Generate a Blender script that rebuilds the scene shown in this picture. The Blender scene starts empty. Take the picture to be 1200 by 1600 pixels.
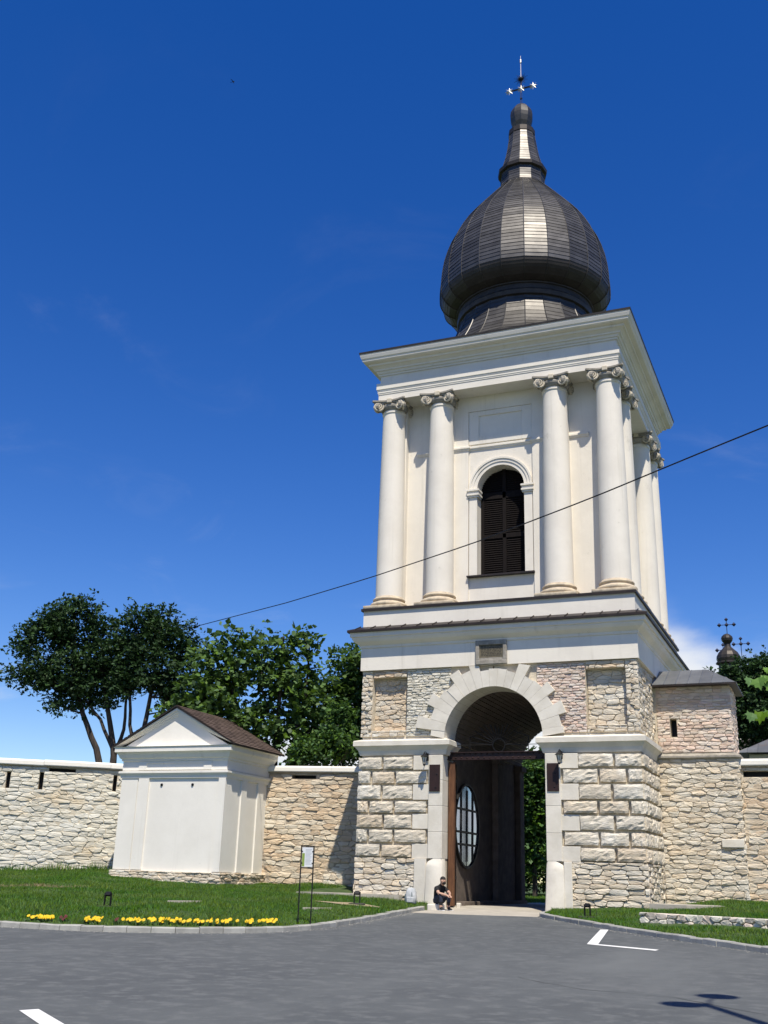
import bpy, math, random
import numpy as np
from mathutils import Vector, Matrix

# ------------------------------------------------------------------ camera, sky, sun, exposure
scene = bpy.context.scene
CAM = Vector((10.822, -40.285, 0.484)); YAW, PITCH, ROLL = 0.405, 0.333, 0.031
fw = Vector((-math.sin(YAW)*math.cos(PITCH), math.cos(YAW)*math.cos(PITCH), math.sin(PITCH)))
rt = Vector((math.cos(YAW), math.sin(YAW), 0)); up = rt.cross(fw)
cs, sn = math.cos(ROLL), math.sin(ROLL)
rc = rt*cs + up*sn; uc = up*cs - rt*sn
cam_data = bpy.data.cameras.new('camera'); cam = bpy.data.objects.new('camera', cam_data)
scene.collection.objects.link(cam)
cam.matrix_world = Matrix(((rc.x, uc.x, -fw.x, CAM.x), (rc.y, uc.y, -fw.y, CAM.y), (rc.z, uc.z, -fw.z, CAM.z), (0, 0, 0, 1)))
cam_data.sensor_fit = 'VERTICAL'; cam_data.sensor_height = 36; cam_data.sensor_width = 27
cam_data.lens = 36*1657.25/1600; cam_data.clip_start = 0.1; cam_data.clip_end = 6000
scene.camera = cam

SUNV = Vector((0.575, -1.0, 2.13)).normalized()          # towards the sun
sun_elev = math.asin(SUNV.z); sun_az = math.atan2(SUNV.x, SUNV.y)   # azimuth from +y towards +x
sd = bpy.data.lights.new('sun', 'SUN'); sd.energy = 5.0; sd.angle = math.radians(0.5); sd.color = (1.0, 0.93, 0.80)
sun = bpy.data.objects.new('sun', sd); scene.collection.objects.link(sun)
sun.location = (20, -60, 60); sun.rotation_euler = (-SUNV).to_track_quat('-Z', 'Y').to_euler()

world = bpy.data.worlds.new('World'); scene.world = world; world.use_nodes = True
nt = world.node_tree; nt.nodes.clear()
def wn(t, **k):
    n = nt.nodes.new(t)
    for a, b in k.items(): setattr(n, a, b)
    return n
wout = wn('ShaderNodeOutputWorld'); bg = wn('ShaderNodeBackground'); bg.inputs[1].default_value = 0.070
sky = wn('ShaderNodeTexSky', sky_type='NISHITA', sun_disc=False, sun_elevation=sun_elev, sun_rotation=sun_az,
         altitude=300, air_density=1.0, dust_density=0.0, ozone_density=3.2)
hs = wn('ShaderNodeHueSaturation'); hs.inputs['Saturation'].default_value = 1.365; hs.inputs['Hue'].default_value = 0.518; hs.inputs['Value'].default_value = 1.62
nt.links.new(sky.outputs[0], hs.inputs['Color'])
tc = wn('ShaderNodeTexCoord'); sep = wn('ShaderNodeSeparateXYZ'); nt.links.new(tc.outputs['Generated'], sep.inputs[0])
def wm(op, a, b, clamp=False):
    n = wn('ShaderNodeMath', operation=op, use_clamp=clamp)
    for i, v in enumerate((a, b)):
        if v is None: continue
        if isinstance(v, (int, float)): n.inputs[i].default_value = v
        else: nt.links.new(v, n.inputs[i])
    return n.outputs[0]
zc = wm('MAXIMUM', sep.outputs[2], 0.0)
den = wm('ADD', zc, 0.12)
comb = wn('ShaderNodeCombineXYZ')
nt.links.new(wm('DIVIDE', sep.outputs[0], den), comb.inputs[0]); nt.links.new(wm('DIVIDE', sep.outputs[1], den), comb.inputs[1])
comb.inputs[2].default_value = 19.7
def wnoise(scale, detail, rough, dist):
    n = wn('ShaderNodeTexNoise'); n.inputs['Scale'].default_value = scale; n.inputs['Detail'].default_value = detail
    n.inputs['Roughness'].default_value = rough; n.inputs['Distortion'].default_value = dist
    nt.links.new(comb.outputs[0], n.inputs['Vector']); return n.outputs[0]
def wramp(src, a, b):
    n = wn('ShaderNodeMapRange', interpolation_type='SMOOTHSTEP'); nt.links.new(src, n.inputs[0])
    n.inputs[1].default_value = a; n.inputs[2].default_value = b; return n.outputs[0]
big = wramp(wnoise(0.62, 9, 0.52, 0.3), 0.46, 0.60)
low = wramp(sep.outputs[2], 0.265, 0.20)
cum = wm('MULTIPLY', big, low)
wisp = wm('MULTIPLY', wramp(wnoise(1.9, 8, 0.62, 1.2), 0.55, 0.80), wramp(sep.outputs[2], 0.75, 0.3))
wisp = wm('MULTIPLY', wisp, 0.07)
hz = wm('MULTIPLY', wramp(sep.outputs[2], 0.22, -0.02), 0.05)
cl = wm('MAXIMUM', wm('MAXIMUM', wm('MULTIPLY', cum, 0.97), wisp), hz, True)
mix = wn('ShaderNodeMixRGB'); nt.links.new(cl, mix.inputs[0]); nt.links.new(hs.outputs[0], mix.inputs[1])
mix.inputs[2].default_value = (10.0, 10.3, 10.7, 1)
nt.links.new(mix.outputs[0], bg.inputs[0]); nt.links.new(bg.outputs[0], wout.inputs[0])

vs = scene.view_settings
vs.view_transform = 'Standard'; vs.look = 'None'; vs.exposure = 0.31; vs.gamma = 1; vs.use_curve_mapping = False
scene.render.engine = 'CYCLES'

# ------------------------------------------------------------------ helpers
random.seed(7); rng = np.random.default_rng(7)
COL = scene.collection
ORG = {}
def org(o): return ORG.get(o.name, Vector((0, 0, 0))) if o is not None else Vector((0, 0, 0))

MATS = {}
def mat(name, color, rough=0.8, metallic=0.0, var=0.0, scale=3.0, color2=None, bump=0.0, bscale=20.0, stretch=(1, 1, 1),
        objvar=0.0, spec=0.35, detail=6, extra=None, ramp=(0.35, 0.65), transl=0.0, hue=0.0, bdist=0.02):
    """procedural material: two-colour noise, optional per-object / per-island variation and bump, in object space"""
    m = bpy.data.materials.new(name); m.use_nodes = True
    t = m.node_tree; N = t.nodes; L = t.links; N.clear()
    out = N.new('ShaderNodeOutputMaterial'); b = N.new('ShaderNodeBsdfPrincipled')
    b.inputs['Roughness'].default_value = rough; b.inputs['Metallic'].default_value = metallic
    b.inputs['Specular IOR Level'].default_value = spec
    g = N.new('ShaderNodeNewGeometry')
    mp = N.new('ShaderNodeMapping'); mp.inputs['Scale'].default_value = stretch; L.new(g.outputs['Position'], mp.inputs[0])
    col = None
    if color2 is not None:
        n = N.new('ShaderNodeTexNoise'); n.inputs['Scale'].default_value = scale; n.inputs['Detail'].default_value = detail
        n.inputs['Roughness'].default_value = 0.62; L.new(mp.outputs[0], n.inputs['Vector'])
        r = N.new('ShaderNodeMapRange'); r.interpolation_type = 'SMOOTHSTEP'; r.inputs[1].default_value = ramp[0]; r.inputs[2].default_value = ramp[1]
        L.new(n.outputs[0], r.inputs[0])
        mx = N.new('ShaderNodeMixRGB'); L.new(r.outputs[0], mx.inputs[0])
        mx.inputs[1].default_value = (*color, 1); mx.inputs[2].default_value = (*color2, 1); col = mx.outputs[0]
    for ei, (c3, s3, lo, hi, st3) in enumerate(([extra] if isinstance(extra, tuple) else extra) if extra is not None else []):   # (colour, scale, lo, hi, stretch)
        mp3 = N.new('ShaderNodeMapping'); mp3.inputs['Scale'].default_value = st3; mp3.inputs['Location'].default_value = (3.7+ei*11.3, 9.1, 5.3-ei*4.1)
        L.new(g.outputs['Position'], mp3.inputs[0])
        n3 = N.new('ShaderNodeTexNoise'); n3.inputs['Scale'].default_value = s3; n3.inputs['Detail'].default_value = 7; n3.inputs['Roughness'].default_value = 0.65
        L.new(mp3.outputs[0], n3.inputs['Vector'])
        r3 = N.new('ShaderNodeMapRange'); r3.interpolation_type = 'SMOOTHSTEP'; r3.inputs[1].default_value = lo; r3.inputs[2].default_value = hi
        L.new(n3.outputs[0], r3.inputs[0])
        mx3 = N.new('ShaderNodeMixRGB'); L.new(r3.outputs[0], mx3.inputs[0])
        if col is None: mx3.inputs[1].default_value = (*color, 1)
        else: L.new(col, mx3.inputs[1])
        mx3.inputs[2].default_value = (*c3, 1); col = mx3.outputs[0]
    if objvar > 0 or hue > 0:
        oi = N.new('ShaderNodeObjectInfo')
        ad = N.new('ShaderNodeMath'); ad.operation = 'ADD'; L.new(oi.outputs['Random'], ad.inputs[0]); L.new(g.outputs['Random Per Island'], ad.inputs[1])
        fr = N.new('ShaderNodeMath'); fr.operation = 'FRACT'; L.new(ad.outputs[0], fr.inputs[0])
        h = N.new('ShaderNodeHueSaturation')
        mr = N.new('ShaderNodeMapRange'); L.new(fr.outputs[0], mr.inputs[0]); mr.inputs[3].default_value = 1-objvar; mr.inputs[4].default_value = 1+objvar
        L.new(mr.outputs[0], h.inputs['Value'])
        if hue > 0:
            m7 = N.new('ShaderNodeMath'); m7.operation = 'MULTIPLY'; L.new(fr.outputs[0], m7.inputs[0]); m7.inputs[1].default_value = 7.31
            f7 = N.new('ShaderNodeMath'); f7.operation = 'FRACT'; L.new(m7.outputs[0], f7.inputs[0])
            mh = N.new('ShaderNodeMapRange'); L.new(f7.outputs[0], mh.inputs[0]); mh.inputs[3].default_value = 0.5-hue; mh.inputs[4].default_value = 0.5+hue
            L.new(mh.outputs[0], h.inputs['Hue'])
            ms = N.new('ShaderNodeMapRange'); L.new(f7.outputs[0], ms.inputs[0]); ms.inputs[3].default_value = 1.25; ms.inputs[4].default_value = 0.75
            L.new(ms.outputs[0], h.inputs['Saturation'])
        if col is None: h.inputs['Color'].default_value = (*color, 1)
        else: L.new(col, h.inputs['Color'])
        col = h.outputs[0]
    if col is None: b.inputs['Base Color'].default_value = (*color, 1)
    else: L.new(col, b.inputs['Base Color'])
    if bump > 0:
        n2 = N.new('ShaderNodeTexNoise'); n2.inputs['Scale'].default_value = bscale; n2.inputs['Detail'].default_value = 8; n2.inputs['Roughness'].default_value = 0.65
        L.new(mp.outputs[0], n2.inputs['Vector'])
        bp = N.new('ShaderNodeBump'); bp.inputs['Strength'].default_value = bump; bp.inputs['Distance'].default_value = bdist
        L.new(n2.outputs[0], bp.inputs['Height']); L.new(bp.outputs[0], b.inputs['Normal'])
    if transl > 0:
        tr = N.new('ShaderNodeBsdfTranslucent'); ms2 = N.new('ShaderNodeMixShader'); ms2.inputs[0].default_value = transl
        if col is None: tr.inputs[0].default_value = (*color, 1)
        else: L.new(col, tr.inputs[0])
        L.new(b.outputs[0], ms2.inputs[1]); L.new(tr.outputs[0], ms2.inputs[2]); L.new(ms2.outputs[0], out.inputs[0])
    else: L.new(b.outputs[0], out.inputs[0])
    MATS[name] = m
    return m

def tag(o, label=None, cat=None, group=None, kind=None):
    if label: o['label'] = label
    if cat: o['category'] = cat
    if group: o['group'] = group
    if kind: o['kind'] = kind
    return o
def empty(name, loc, label=None, cat=None, group=None):
    o = bpy.data.objects.new(name, None); COL.objects.link(o); o.location = loc; o.empty_display_size = 0.3
    ORG[o.name] = Vector(loc)
    return tag(o, label, cat, group)

def link_mesh(name, me, material, parent=None, loc=None, smooth=False):
    """me is in world coordinates; it is moved so the object's origin is loc (or the parent's origin)"""
    o = bpy.data.objects.new(name, me); COL.objects.link(o)
    p = org(parent); l = Vector(loc) if loc is not None else p
    if l.length > 0: me.transform(Matrix.Translation(-l))
    if parent is not None: o.parent = parent
    o.location = l - p
    ORG[o.name] = l.copy()
    if isinstance(material, (list, tuple)):
        for mm in material: me.materials.append(mm)
    elif material is not None: me.materials.append(material)
    if smooth: me.polygons.foreach_set('use_smooth', [True]*len(me.polygons))
    return o

class MB:
    def __init__(s): s.v = []; s.f = []; s.mi = []
    def add(s, vs_, fs_, mi=0):
        k = len(s.v); s.v.extend([tuple(v) for v in vs_]); s.f.extend([tuple(i+k for i in f) for f in fs_]); s.mi.extend([mi]*len(fs_)); return s
    def box(s, x0, x1, y0, y1, z0, z1, bev=0.0, mi=0):
        if bev <= 0:
            v = [(x0,y0,z0),(x1,y0,z0),(x1,y1,z0),(x0,y1,z0),(x0,y0,z1),(x1,y0,z1),(x1,y1,z1),(x0,y1,z1)]
            return s.add(v, [(0,3,2,1),(4,5,6,7),(0,1,5,4),(1,2,6,5),(2,3,7,6),(3,0,4,7)], mi)
        b = min(bev, (x1-x0)/2.01, (y1-y0)/2.01, (z1-z0)/2.01)
        def rg(z, i): return [(x0+i+b, y0+i, z), (x1-i-b, y0+i, z), (x1-i, y0+i+b, z), (x1-i, y1-i-b, z), (x1-i-b, y1-i, z), (x0+i+b, y1-i, z), (x0+i, y1-i-b, z), (x0+i, y0+i+b, z)]
        v = rg(z0, b*.5)+rg(z0+b, 0)+rg(z1-b, 0)+rg(z1, b*.5)
        f = [tuple(range(7, -1, -1)), tuple(range(24, 32))]
        for r in range(3):
            for i in range(8): f.append((r*8+i, r*8+(i+1) % 8, r*8+8+(i+1) % 8, r*8+8+i))
        return s.add(v, f, mi)
    def obox(s, c, ax, hs_, mi=0):
        """oriented box: centre, three axes, half sizes"""
        c = Vector(c); A = [Vector(a).normalized()*h for a, h in zip(ax, hs_)]
        v = [c+A[0]*i+A[1]*j+A[2]*k for k in (-1, 1) for i, j in ((-1,-1),(1,-1),(1,1),(-1,1))]
        return s.add(v, [(0,3,2,1),(4,5,6,7),(0,1,5,4),(1,2,6,5),(2,3,7,6),(3,0,4,7)], mi)
    def lathe(s, prof, n=24, c=(0, 0), a0=0.0, cap=True, mi=0):
        k = len(prof); v = []
        for r, z in prof:
            for i in range(n):
                a = a0+2*math.pi*i/n; v.append((c[0]+r*math.cos(a), c[1]+r*math.sin(a), z))
        f = []
        for j in range(k-1):
            for i in range(n): f.append((j*n+i, j*n+(i+1) % n, (j+1)*n+(i+1) % n, (j+1)*n+i))
        if cap: f += [tuple(range(n-1, -1, -1)), tuple((k-1)*n+i for i in range(n))]
        return s.add(v, f, mi)
    def tube(s, pts, r, n=6, cap=True, mi=0):
        pts = [Vector(p) for p in pts]; m = len(pts)
        rs = r if isinstance(r, (list, tuple)) else [r]*m
        v = []; prev = None
        for i, p in enumerate(pts):
            t = (pts[min(i+1, m-1)]-pts[max(i-1, 0)]).normalized()
            if prev is None:
                a = Vector((0, 0, 1)) if abs(t.z) < .9 else Vector((1, 0, 0)); u = t.cross(a).normalized()
            else: u = (prev-t*prev.dot(t)).normalized()
            prev = u; w = t.cross(u)
            for q in range(n):
                an = 2*math.pi*q/n; v.append(p+u*math.cos(an)*rs[i]+w*math.sin(an)*rs[i])
        f = []
        for i in range(m-1):
            for q in range(n): f.append((i*n+q, i*n+(q+1) % n, (i+1)*n+(q+1) % n, (i+1)*n+q))
        if cap: f += [tuple(range(n-1, -1, -1)), tuple((m-1)*n+q for q in range(n))]
        return s.add(v, f, mi)
    def sweep(s, path, prof, closed=False, capends=True, mi=0):
        """path: plan points (x, y); prof: closed loop of (outward offset, z); outward = right of travel"""
        P = [Vector((p[0], p[1])) for p in path]; n = len(P); m = len(prof); v = []
        for i in range(n):
            def nrm(a, b): d = (P[b]-P[a]).normalized(); return Vector((d.y, -d.x))
            if closed: n1, n2 = nrm((i-1) % n, i), nrm(i, (i+1) % n)
            else:
                n1 = nrm(i-1, i) if i > 0 else nrm(i, i+1); n2 = nrm(i, i+1) if i < n-1 else n1
            b = (n1+n2); b = b/max(1e-6, b.dot(n1)) if b.length > 1e-6 else n1
            for o, z in prof: v.append((P[i].x+b.x*o, P[i].y+b.y*o, z))
        f = []
        for i in range(n if closed else n-1):
            j = (i+1) % n
            for q in range(m):
                r = (q+1) % m; f.append((i*m+q, j*m+q, j*m+r, i*m+r))
        if capends and not closed: f += [tuple(range(m-1, -1, -1)), tuple((n-1)*m+q for q in range(m))]
        return s.add(v, f, mi)
    def prism(s, poly, a, b, axis='y', mi=0):
        """extrude polygon: axis y -> poly (x, z); axis z -> (x, y); axis x -> (y, z)"""
        def pt(p, t): return (p[0], t, p[1]) if axis == 'y' else ((p[0], p[1], t) if axis == 'z' else (t, p[0], p[1]))
        n = len(poly); v = [pt(p, a) for p in poly]+[pt(p, b) for p in poly]
        f = [tuple(range(n)), tuple(range(2*n-1, n-1, -1))]
        for i in range(n): f.append((i, n+i, n+(i+1) % n, (i+1) % n))
        return s.add(v, f, mi)
    def archwall(s, x0, x1, zs, zt, r, y0, y1, xc=0.0, n=28, mi=0):
        """wall above the springing line with a round arch cut out (soffit included)"""
        cur = [(xc-r*math.cos(math.pi*i/n), zs+r*math.sin(math.pi*i/n)) for i in range(n+1)]
        pts = [(x0, zs)]+cur+[(x1, zs)]
        topx = [x0]+[x0+(x1-x0)*(i+0.5)/(n+1) for i in range(n+1)]+[x1]
        m = len(pts); v = []
        for y in (y0, y1):
            v += [(p[0], y, p[1]) for p in pts]+[(t, y, zt) for t in topx]
        f = []; K = 2*m
        for i in range(m-1):
            f.append((i, i+1, m+i+1, m+i)); f.append((K+i+1, K+i, K+m+i, K+m+i+1))
            f.append((i+1, i, K+i, K+i+1)); f.append((m+i, m+i+1, K+m+i+1, K+m+i))
        f.append((0, m, K+m, K)); f.append((m-1, K+m-1, K+2*m-1, 2*m-1))
        return s.add(v, f, mi)
    def mesh(s, name, recalc=True):
        me = bpy.data.meshes.new(name); me.from_pydata(s.v, [], s.f)
        if any(s.mi): me.polygons.foreach_set('material_index', s.mi)
        if recalc:
            import bmesh
            b = bmesh.new(); b.from_mesh(me); bmesh.ops.recalc_face_normals(b, faces=b.faces); b.to_mesh(me); b.free()
        me.update(); return me
    def build(s, name, material, parent=None, loc=None, smooth=False, label=None, cat=None, group=None, kind=None):
        o = link_mesh(name, s.mesh(name), material, parent, loc, smooth)
        if smooth == 'auto': o.data.shade_auto_smooth if False else None
        return tag(o, label, cat, group, kind)
    def xf(s, M):
        s.v = [tuple(M @ Vector(v)) for v in s.v]; return s

def smooth_by_angle(o, deg=35):
    me = o.data; me.polygons.foreach_set('use_smooth', [True]*len(me.polygons)); me.set_sharp_from_angle(angle=math.radians(deg))

def copy_tree(o, parent=None, loc=None, rotz=None):
    c = o.copy(); COL.objects.link(c)
    if parent is not None: c.parent = parent
    if loc is not None: c.location = loc
    if rotz is not None: c.rotation_euler = (0, 0, rotz)
    for ch in o.children: copy_tree(ch, c)
    return c

# ---- Voronoi-packed masonry
def clip_half(poly, nx, ny, d):
    out = []; n = len(poly)
    for i in range(n):
        a = poly[i]; b = poly[(i+1) % n]; da = a[0]*nx+a[1]*ny-d; db = b[0]*nx+b[1]*ny-d
        if da <= 0: out.append(a)
        if (da < 0 < db) or (db < 0 < da):
            t = da/(da-db); out.append((a[0]+(b[0]-a[0])*t, a[1]+(b[1]-a[1])*t))
    return out
def stone_cells(w, h, sw, sh, r, jit=0.38, size_var=0.35):
    """rough coursed cells: seeds in wavy courses, anisotropic Voronoi"""
    seeds = []; z = 0.0; row = 0
    ax = sh/sw
    while z < h:
        ch = sh*r.uniform(1-size_var, 1+size_var); x = -r.uniform(0, sw)
        while x < w+sw:
            cw = sw*r.uniform(0.35, 1.0)*r.uniform(.8, 1.9)
            seeds.append((x+cw*.5, z+ch*.5+r.uniform(-jit, jit)*ch)); x += cw
        z += ch; row += 1
    S = np.array([(a*ax, b) for a, b in seeds]); cells = []
    for i in range(len(S)):
        if not (-.2*sw < seeds[i][0] < w+.2*sw and -sh*.3 < seeds[i][1] < h+sh*.3): continue
        d = S-S[i]; q = (d**2).sum(1); idx = np.argsort(q)[1:18]
        R = 3*sh
        poly = [(S[i][0]-R, S[i][1]-R), (S[i][0]+R, S[i][1]-R), (S[i][0]+R, S[i][1]+R), (S[i][0]-R, S[i][1]+R)]
        for j in idx:
            nx, ny = d[j]; mx, my = (S[i]+S[j])/2; poly = clip_half(poly, nx, ny, nx*mx+ny*my)
            if len(poly) < 3: break
        if len(poly) < 3: continue
        poly = [(a/ax, b) for a, b in poly]
        for nx, ny, dd in ((-1, 0, 0), (1, 0, w), (0, -1, 0), (0, 1, h)):
            poly = clip_half(poly, nx, ny, dd)
            if len(poly) < 3: break
        if len(poly) >= 3: cells.append(poly)
    return cells
def area(p): return 0.5*abs(sum(p[i][0]*p[(i+1) % len(p)][1]-p[(i+1) % len(p)][0]*p[i][1] for i in range(len(p))))
def stone_mesh(poly, gap, depth, r):
    """one stone: outline, chamfer ring, rough crown. returns verts (u, v, n) and faces"""
    n0 = len(poly); cx = sum(p[0] for p in poly)/n0; cy = sum(p[1] for p in poly)/n0
    # corner cutting
    q = []
    for i in range(n0):
        a = poly[i]; b = poly[(i+1) % n0]; L = math.hypot(b[0]-a[0], b[1]-a[1])
        if L < 0.025: q.append(((a[0]+b[0])/2, (a[1]+b[1])/2)); continue
        t = 0.13; q.append((a[0]+(b[0]-a[0])*t, a[1]+(b[1]-a[1])*t)); q.append((a[0]+(b[0]-a[0])*(1-t), a[1]+(b[1]-a[1])*(1-t)))
    if len(q) < 3: return None
    hw = max(abs(p[0]-cx) for p in q)+1e-4; hh = max(abs(p[1]-cy) for p in q)+1e-4
    def ring(inset, dep, jj):
        out = []
        for p in q:
            fx = max(0.15, 1-inset/hw); fy = max(0.15, 1-inset/hh)
            out.append((cx+(p[0]-cx)*fx+r.uniform(-jj, jj), cy+(p[1]-cy)*fy+r.uniform(-jj, jj), dep+r.uniform(-1, 1)*jj*1.3))
        return out
    n = len(q); m = min(hw, hh)
    tx, ty = r.uniform(-.25, .25), r.uniform(-.35, .15)
    v = ring(gap, -0.06, 0)+ring(gap+m*.03, depth*.60, m*.05)+ring(gap+m*.20, depth*.95, m*.09)
    v = [(a, b, c+(tx*(a-cx)+ty*(b-cy))*(0.35 if i >= n else 0)) for i, (a, b, c) in enumerate(v)]
    v.append((cx+r.uniform(-.2, .2)*m, cy+r.uniform(-.2, .2)*m, depth*1.08))
    f = []
    for k in range(2):
        for i in range(n): f.append((k*n+i, k*n+(i+1) % n, (k+1)*n+(i+1) % n, (k+1)*n+i))
    for i in range(n): f.append((2*n+i, 2*n+(i+1) % n, 3*n))
    return v, f, (cx, cy)
def rubble(parent, name, O, U, N, w, h, sw, sh, material, depth=0.05, gap=0.012, hard=None, soft=None, seed=1, limit=300, jit=0.38, var=0.35, dvar=0.6, rects=()):
    """masonry skin on a vertical face: O lower-left corner, U along, z up, N outward. Largest `limit` stones are objects, the rest one stuff mesh"""
    r = random.Random(seed); O = Vector(O); U = Vector(U).normalized(); N = Vector(N).normalized(); V = Vector((0, 0, 1))
    cells = stone_cells(w, h, sw, sh, r, jit, var); keep = []
    for p in cells:
        for (ra, rb, rc_, rd) in rects:       # trim stones that would run into an opening
            if max(q[0] for q in p) > ra and min(q[0] for q in p) < rb and max(q[1] for q in p) > rc_ and min(q[1] for q in p) < rd:
                opts = [clip_half(p, 1, 0, ra), clip_half(p, -1, 0, -rb), clip_half(p, 0, 1, rc_), clip_half(p, 0, -1, -rd)]
                p = max(opts, key=lambda t: area(t) if len(t) > 2 else 0)
                if len(p) < 3: break
        if len(p) < 3: continue
        a = area(p)
        if a < 0.08*sw*sh: continue
        cx = sum(q[0] for q in p)/len(p); cy = sum(q[1] for q in p)/len(p)
        if soft and soft(cx, cy): continue
        if hard and (hard(cx, cy) or any(hard(cx+(q[0]-cx)*.92, cy+(q[1]-cy)*.92) for q in p)): continue
        keep.append((a, p))
    keep.sort(key=lambda t: -t[0]); rest = MB(); cnt = 0
    for i, (a, p) in enumerate(keep):
        sm = stone_mesh(p, gap, depth*r.uniform(1-dvar, 1+dvar*.6), r)
        if sm is None: continue
        v, f, c = sm
        W = [O+U*x+V*y+N*d for x, y, d in v]
        if i < limit:
            me = bpy.data.meshes.new(name); me.from_pydata([tuple(q) for q in W], [], f)
            o = link_mesh(name, me, material, parent, loc=O+U*c[0]+V*c[1]); cnt += 1
        else: rest.add(W, f)
    if rest.v:
        o = link_mesh(name+'_remainder', rest_mesh(rest, name), material, parent); o['kind'] = 'stuff'
    return cnt
def rest_mesh(mb, name):
    me = bpy.data.meshes.new(name); me.from_pydata(mb.v, [], mb.f); return me
def hewn_block(u0, u1, v0, v1, depth, r, nx=6, ny=4):
    """rough hewn ashlar block, (u, v, n) verts"""
    vs_ = []; fs_ = []
    for j in range(ny+1):
        for i in range(nx+1):
            e = (i in (0, nx)) or (j in (0, ny))
            x = u0+(u1-u0)*i/nx; y = v0+(v1-v0)*j/ny
            if not e: x += r.uniform(-.03, .03); y += r.uniform(-.02, .02)
            d = depth*(0.80 if e else 1.0)+r.uniform(-.012, .012)-(.03 if (not e and r.random() < .10) else 0)
            if e: x += r.uniform(-.012, .012); y += r.uniform(-.012, .012)
            vs_.append((x, y, d))
    for j in range(ny):
        for i in range(nx): fs_.append((j*(nx+1)+i, j*(nx+1)+i+1, (j+1)*(nx+1)+i+1, (j+1)*(nx+1)+i))
    b = [i for i in range(nx+1)]+[(j)*(nx+1)+nx for j in range(1, ny+1)]+[ny*(nx+1)+i for i in range(nx-1, -1, -1)]+[j*(nx+1) for j in range(ny-1, 0, -1)]
    k = len(vs_); vs_ += [(vs_[i][0], vs_[i][1], -0.05) for i in b]; n = len(b)
    for i in range(n): fs_.append((b[(i+1) % n], b[i], k+i, k+(i+1) % n))
    return vs_, fs_

# ------------------------------------------------------------------ materials
PLASTER = mat('plaster', (.77, .72, .63), .9, color2=(.715, .665, .58), scale=.9, bump=.18, bscale=14, extra=[((.55, .505, .42), 1.3, .55, .86, (2.2, 2.2, .09)), ((.55, .515, .43), 2.2, .62, .80, (1, 1, 1)), ((.50, .47, .40), .8, .66, .78, (1, 1, .6))])
PLASTER_W = mat('white plaster', (.81, .775, .70), .9, color2=(.765, .73, .655), scale=.8, bump=.15, bscale=12, extra=[((.60, .565, .50), 1.2, .56, .90, (2.2, 2.2, .10)), ((.58, .54, .46), 2.4, .64, .80, (1, 1, 1))])
LIME = mat('limestone', (.69, .615, .49), .95, color2=(.59, .515, .40), scale=2.5, bump=.8, bscale=10, stretch=(1, 1, 4.5), objvar=.09, hue=.008, extra=((.74, .685, .58), 1.1, .5, .68, (1, 1, 1)), bdist=.045)
LIME_P = mat('pale limestone', (.66, .63, .54), .95, color2=(.585, .55, .46), scale=2.2, bump=.6, bscale=8, stretch=(1, 1, 4.5), objvar=.08, hue=.006, extra=((.58, .48, .33), .30, .56, .74, (1, 1, 2.5)), bdist=.04)
LIME_B = mat('brownish limestone', (.63, .53, .395), .95, color2=(.55, .445, .32), scale=2.2, bump=.75, bscale=8, stretch=(1, 1, 4.5), objvar=.11, hue=.010, extra=((.66, .59, .475), .7, .5, .68, (1, 1, 1)), bdist=.045)
BRICK = mat('pinkish brick', (.66, .54, .46), .95, color2=(.62, .52, .42), scale=2.5, bump=.6, bscale=14, stretch=(1, 1, 3), objvar=.12, hue=.012, bdist=.03)
VOLUTE = mat('pale carved stone', (.62, .55, .43), .95, color2=(.52, .46, .36), scale=6, bump=.4, bscale=22)
MORTAR = mat('lime mortar', (.62, .55, .43), .98, color2=(.52, .455, .35), scale=4, bump=.8, bscale=16)
MORTAR_D = mat('earthy mortar', (.44, .37, .28), .98, color2=(.34, .28, .21), scale=4, bump=.8, bscale=16)
ASHLAR = mat('dressed limestone', (.70, .655, .565), .92, color2=(.62, .575, .485), scale=1.6, bump=.35, bscale=12, objvar=.06, extra=((.56, .51, .42), .8, .58, .8, (1, 1, 1)))
CAPSTONE = mat('weathered grey stone', (.36, .33, .28), .95, color2=(.24, .22, .185), scale=5, bump=.5, bscale=22)
BASESTONE = mat('yellowish base stone', (.60, .50, .36), .95, color2=(.42, .35, .26), scale=4, bump=.5, bscale=16)
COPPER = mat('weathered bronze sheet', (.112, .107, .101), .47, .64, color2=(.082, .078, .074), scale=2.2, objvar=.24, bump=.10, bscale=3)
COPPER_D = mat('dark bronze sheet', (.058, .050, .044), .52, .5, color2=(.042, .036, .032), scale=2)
FLASH = mat('dark brown flashing', (.045, .034, .030), .5, .3, color2=(.030, .024, .022), scale=3)
ZINC = mat('grey zinc sheet', (.17, .175, .178), .5, .4, color2=(.135, .14, .143), scale=1.4, objvar=.12, extra=((.17, .12, .085), .9, .58, .74, (1, 1, 1)))
SHINGLE = mat('brown roof shingle', (.115, .082, .066), .9, color2=(.085, .06, .05), scale=6, bump=.5, bscale=40, objvar=.2)
WOOD = mat('brown oiled wood', (.15, .068, .030), .7, color2=(.085, .036, .017), scale=7, stretch=(2, 2, .25), bump=.3, bscale=14)
WOOD_D = mat('dark shutter wood', (.013, .010, .009), .8, color2=(.009, .007, .007), scale=8, stretch=(2, 2, .3), spec=.12)
IRON = mat('black iron', (.014, .014, .015), .5, .4)
STEEL_B = mat('brown painted steel', (.040, .020, .017), .5, .2, color2=(.028, .015, .013), scale=5)
CHROME = mat('gilded metal', (.50, .49, .46), .35, .9)
VAULT = mat('vault brick', (.15, .12, .10), .95, color2=(.105, .085, .07), scale=3, bump=.6, bscale=14)
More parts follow.
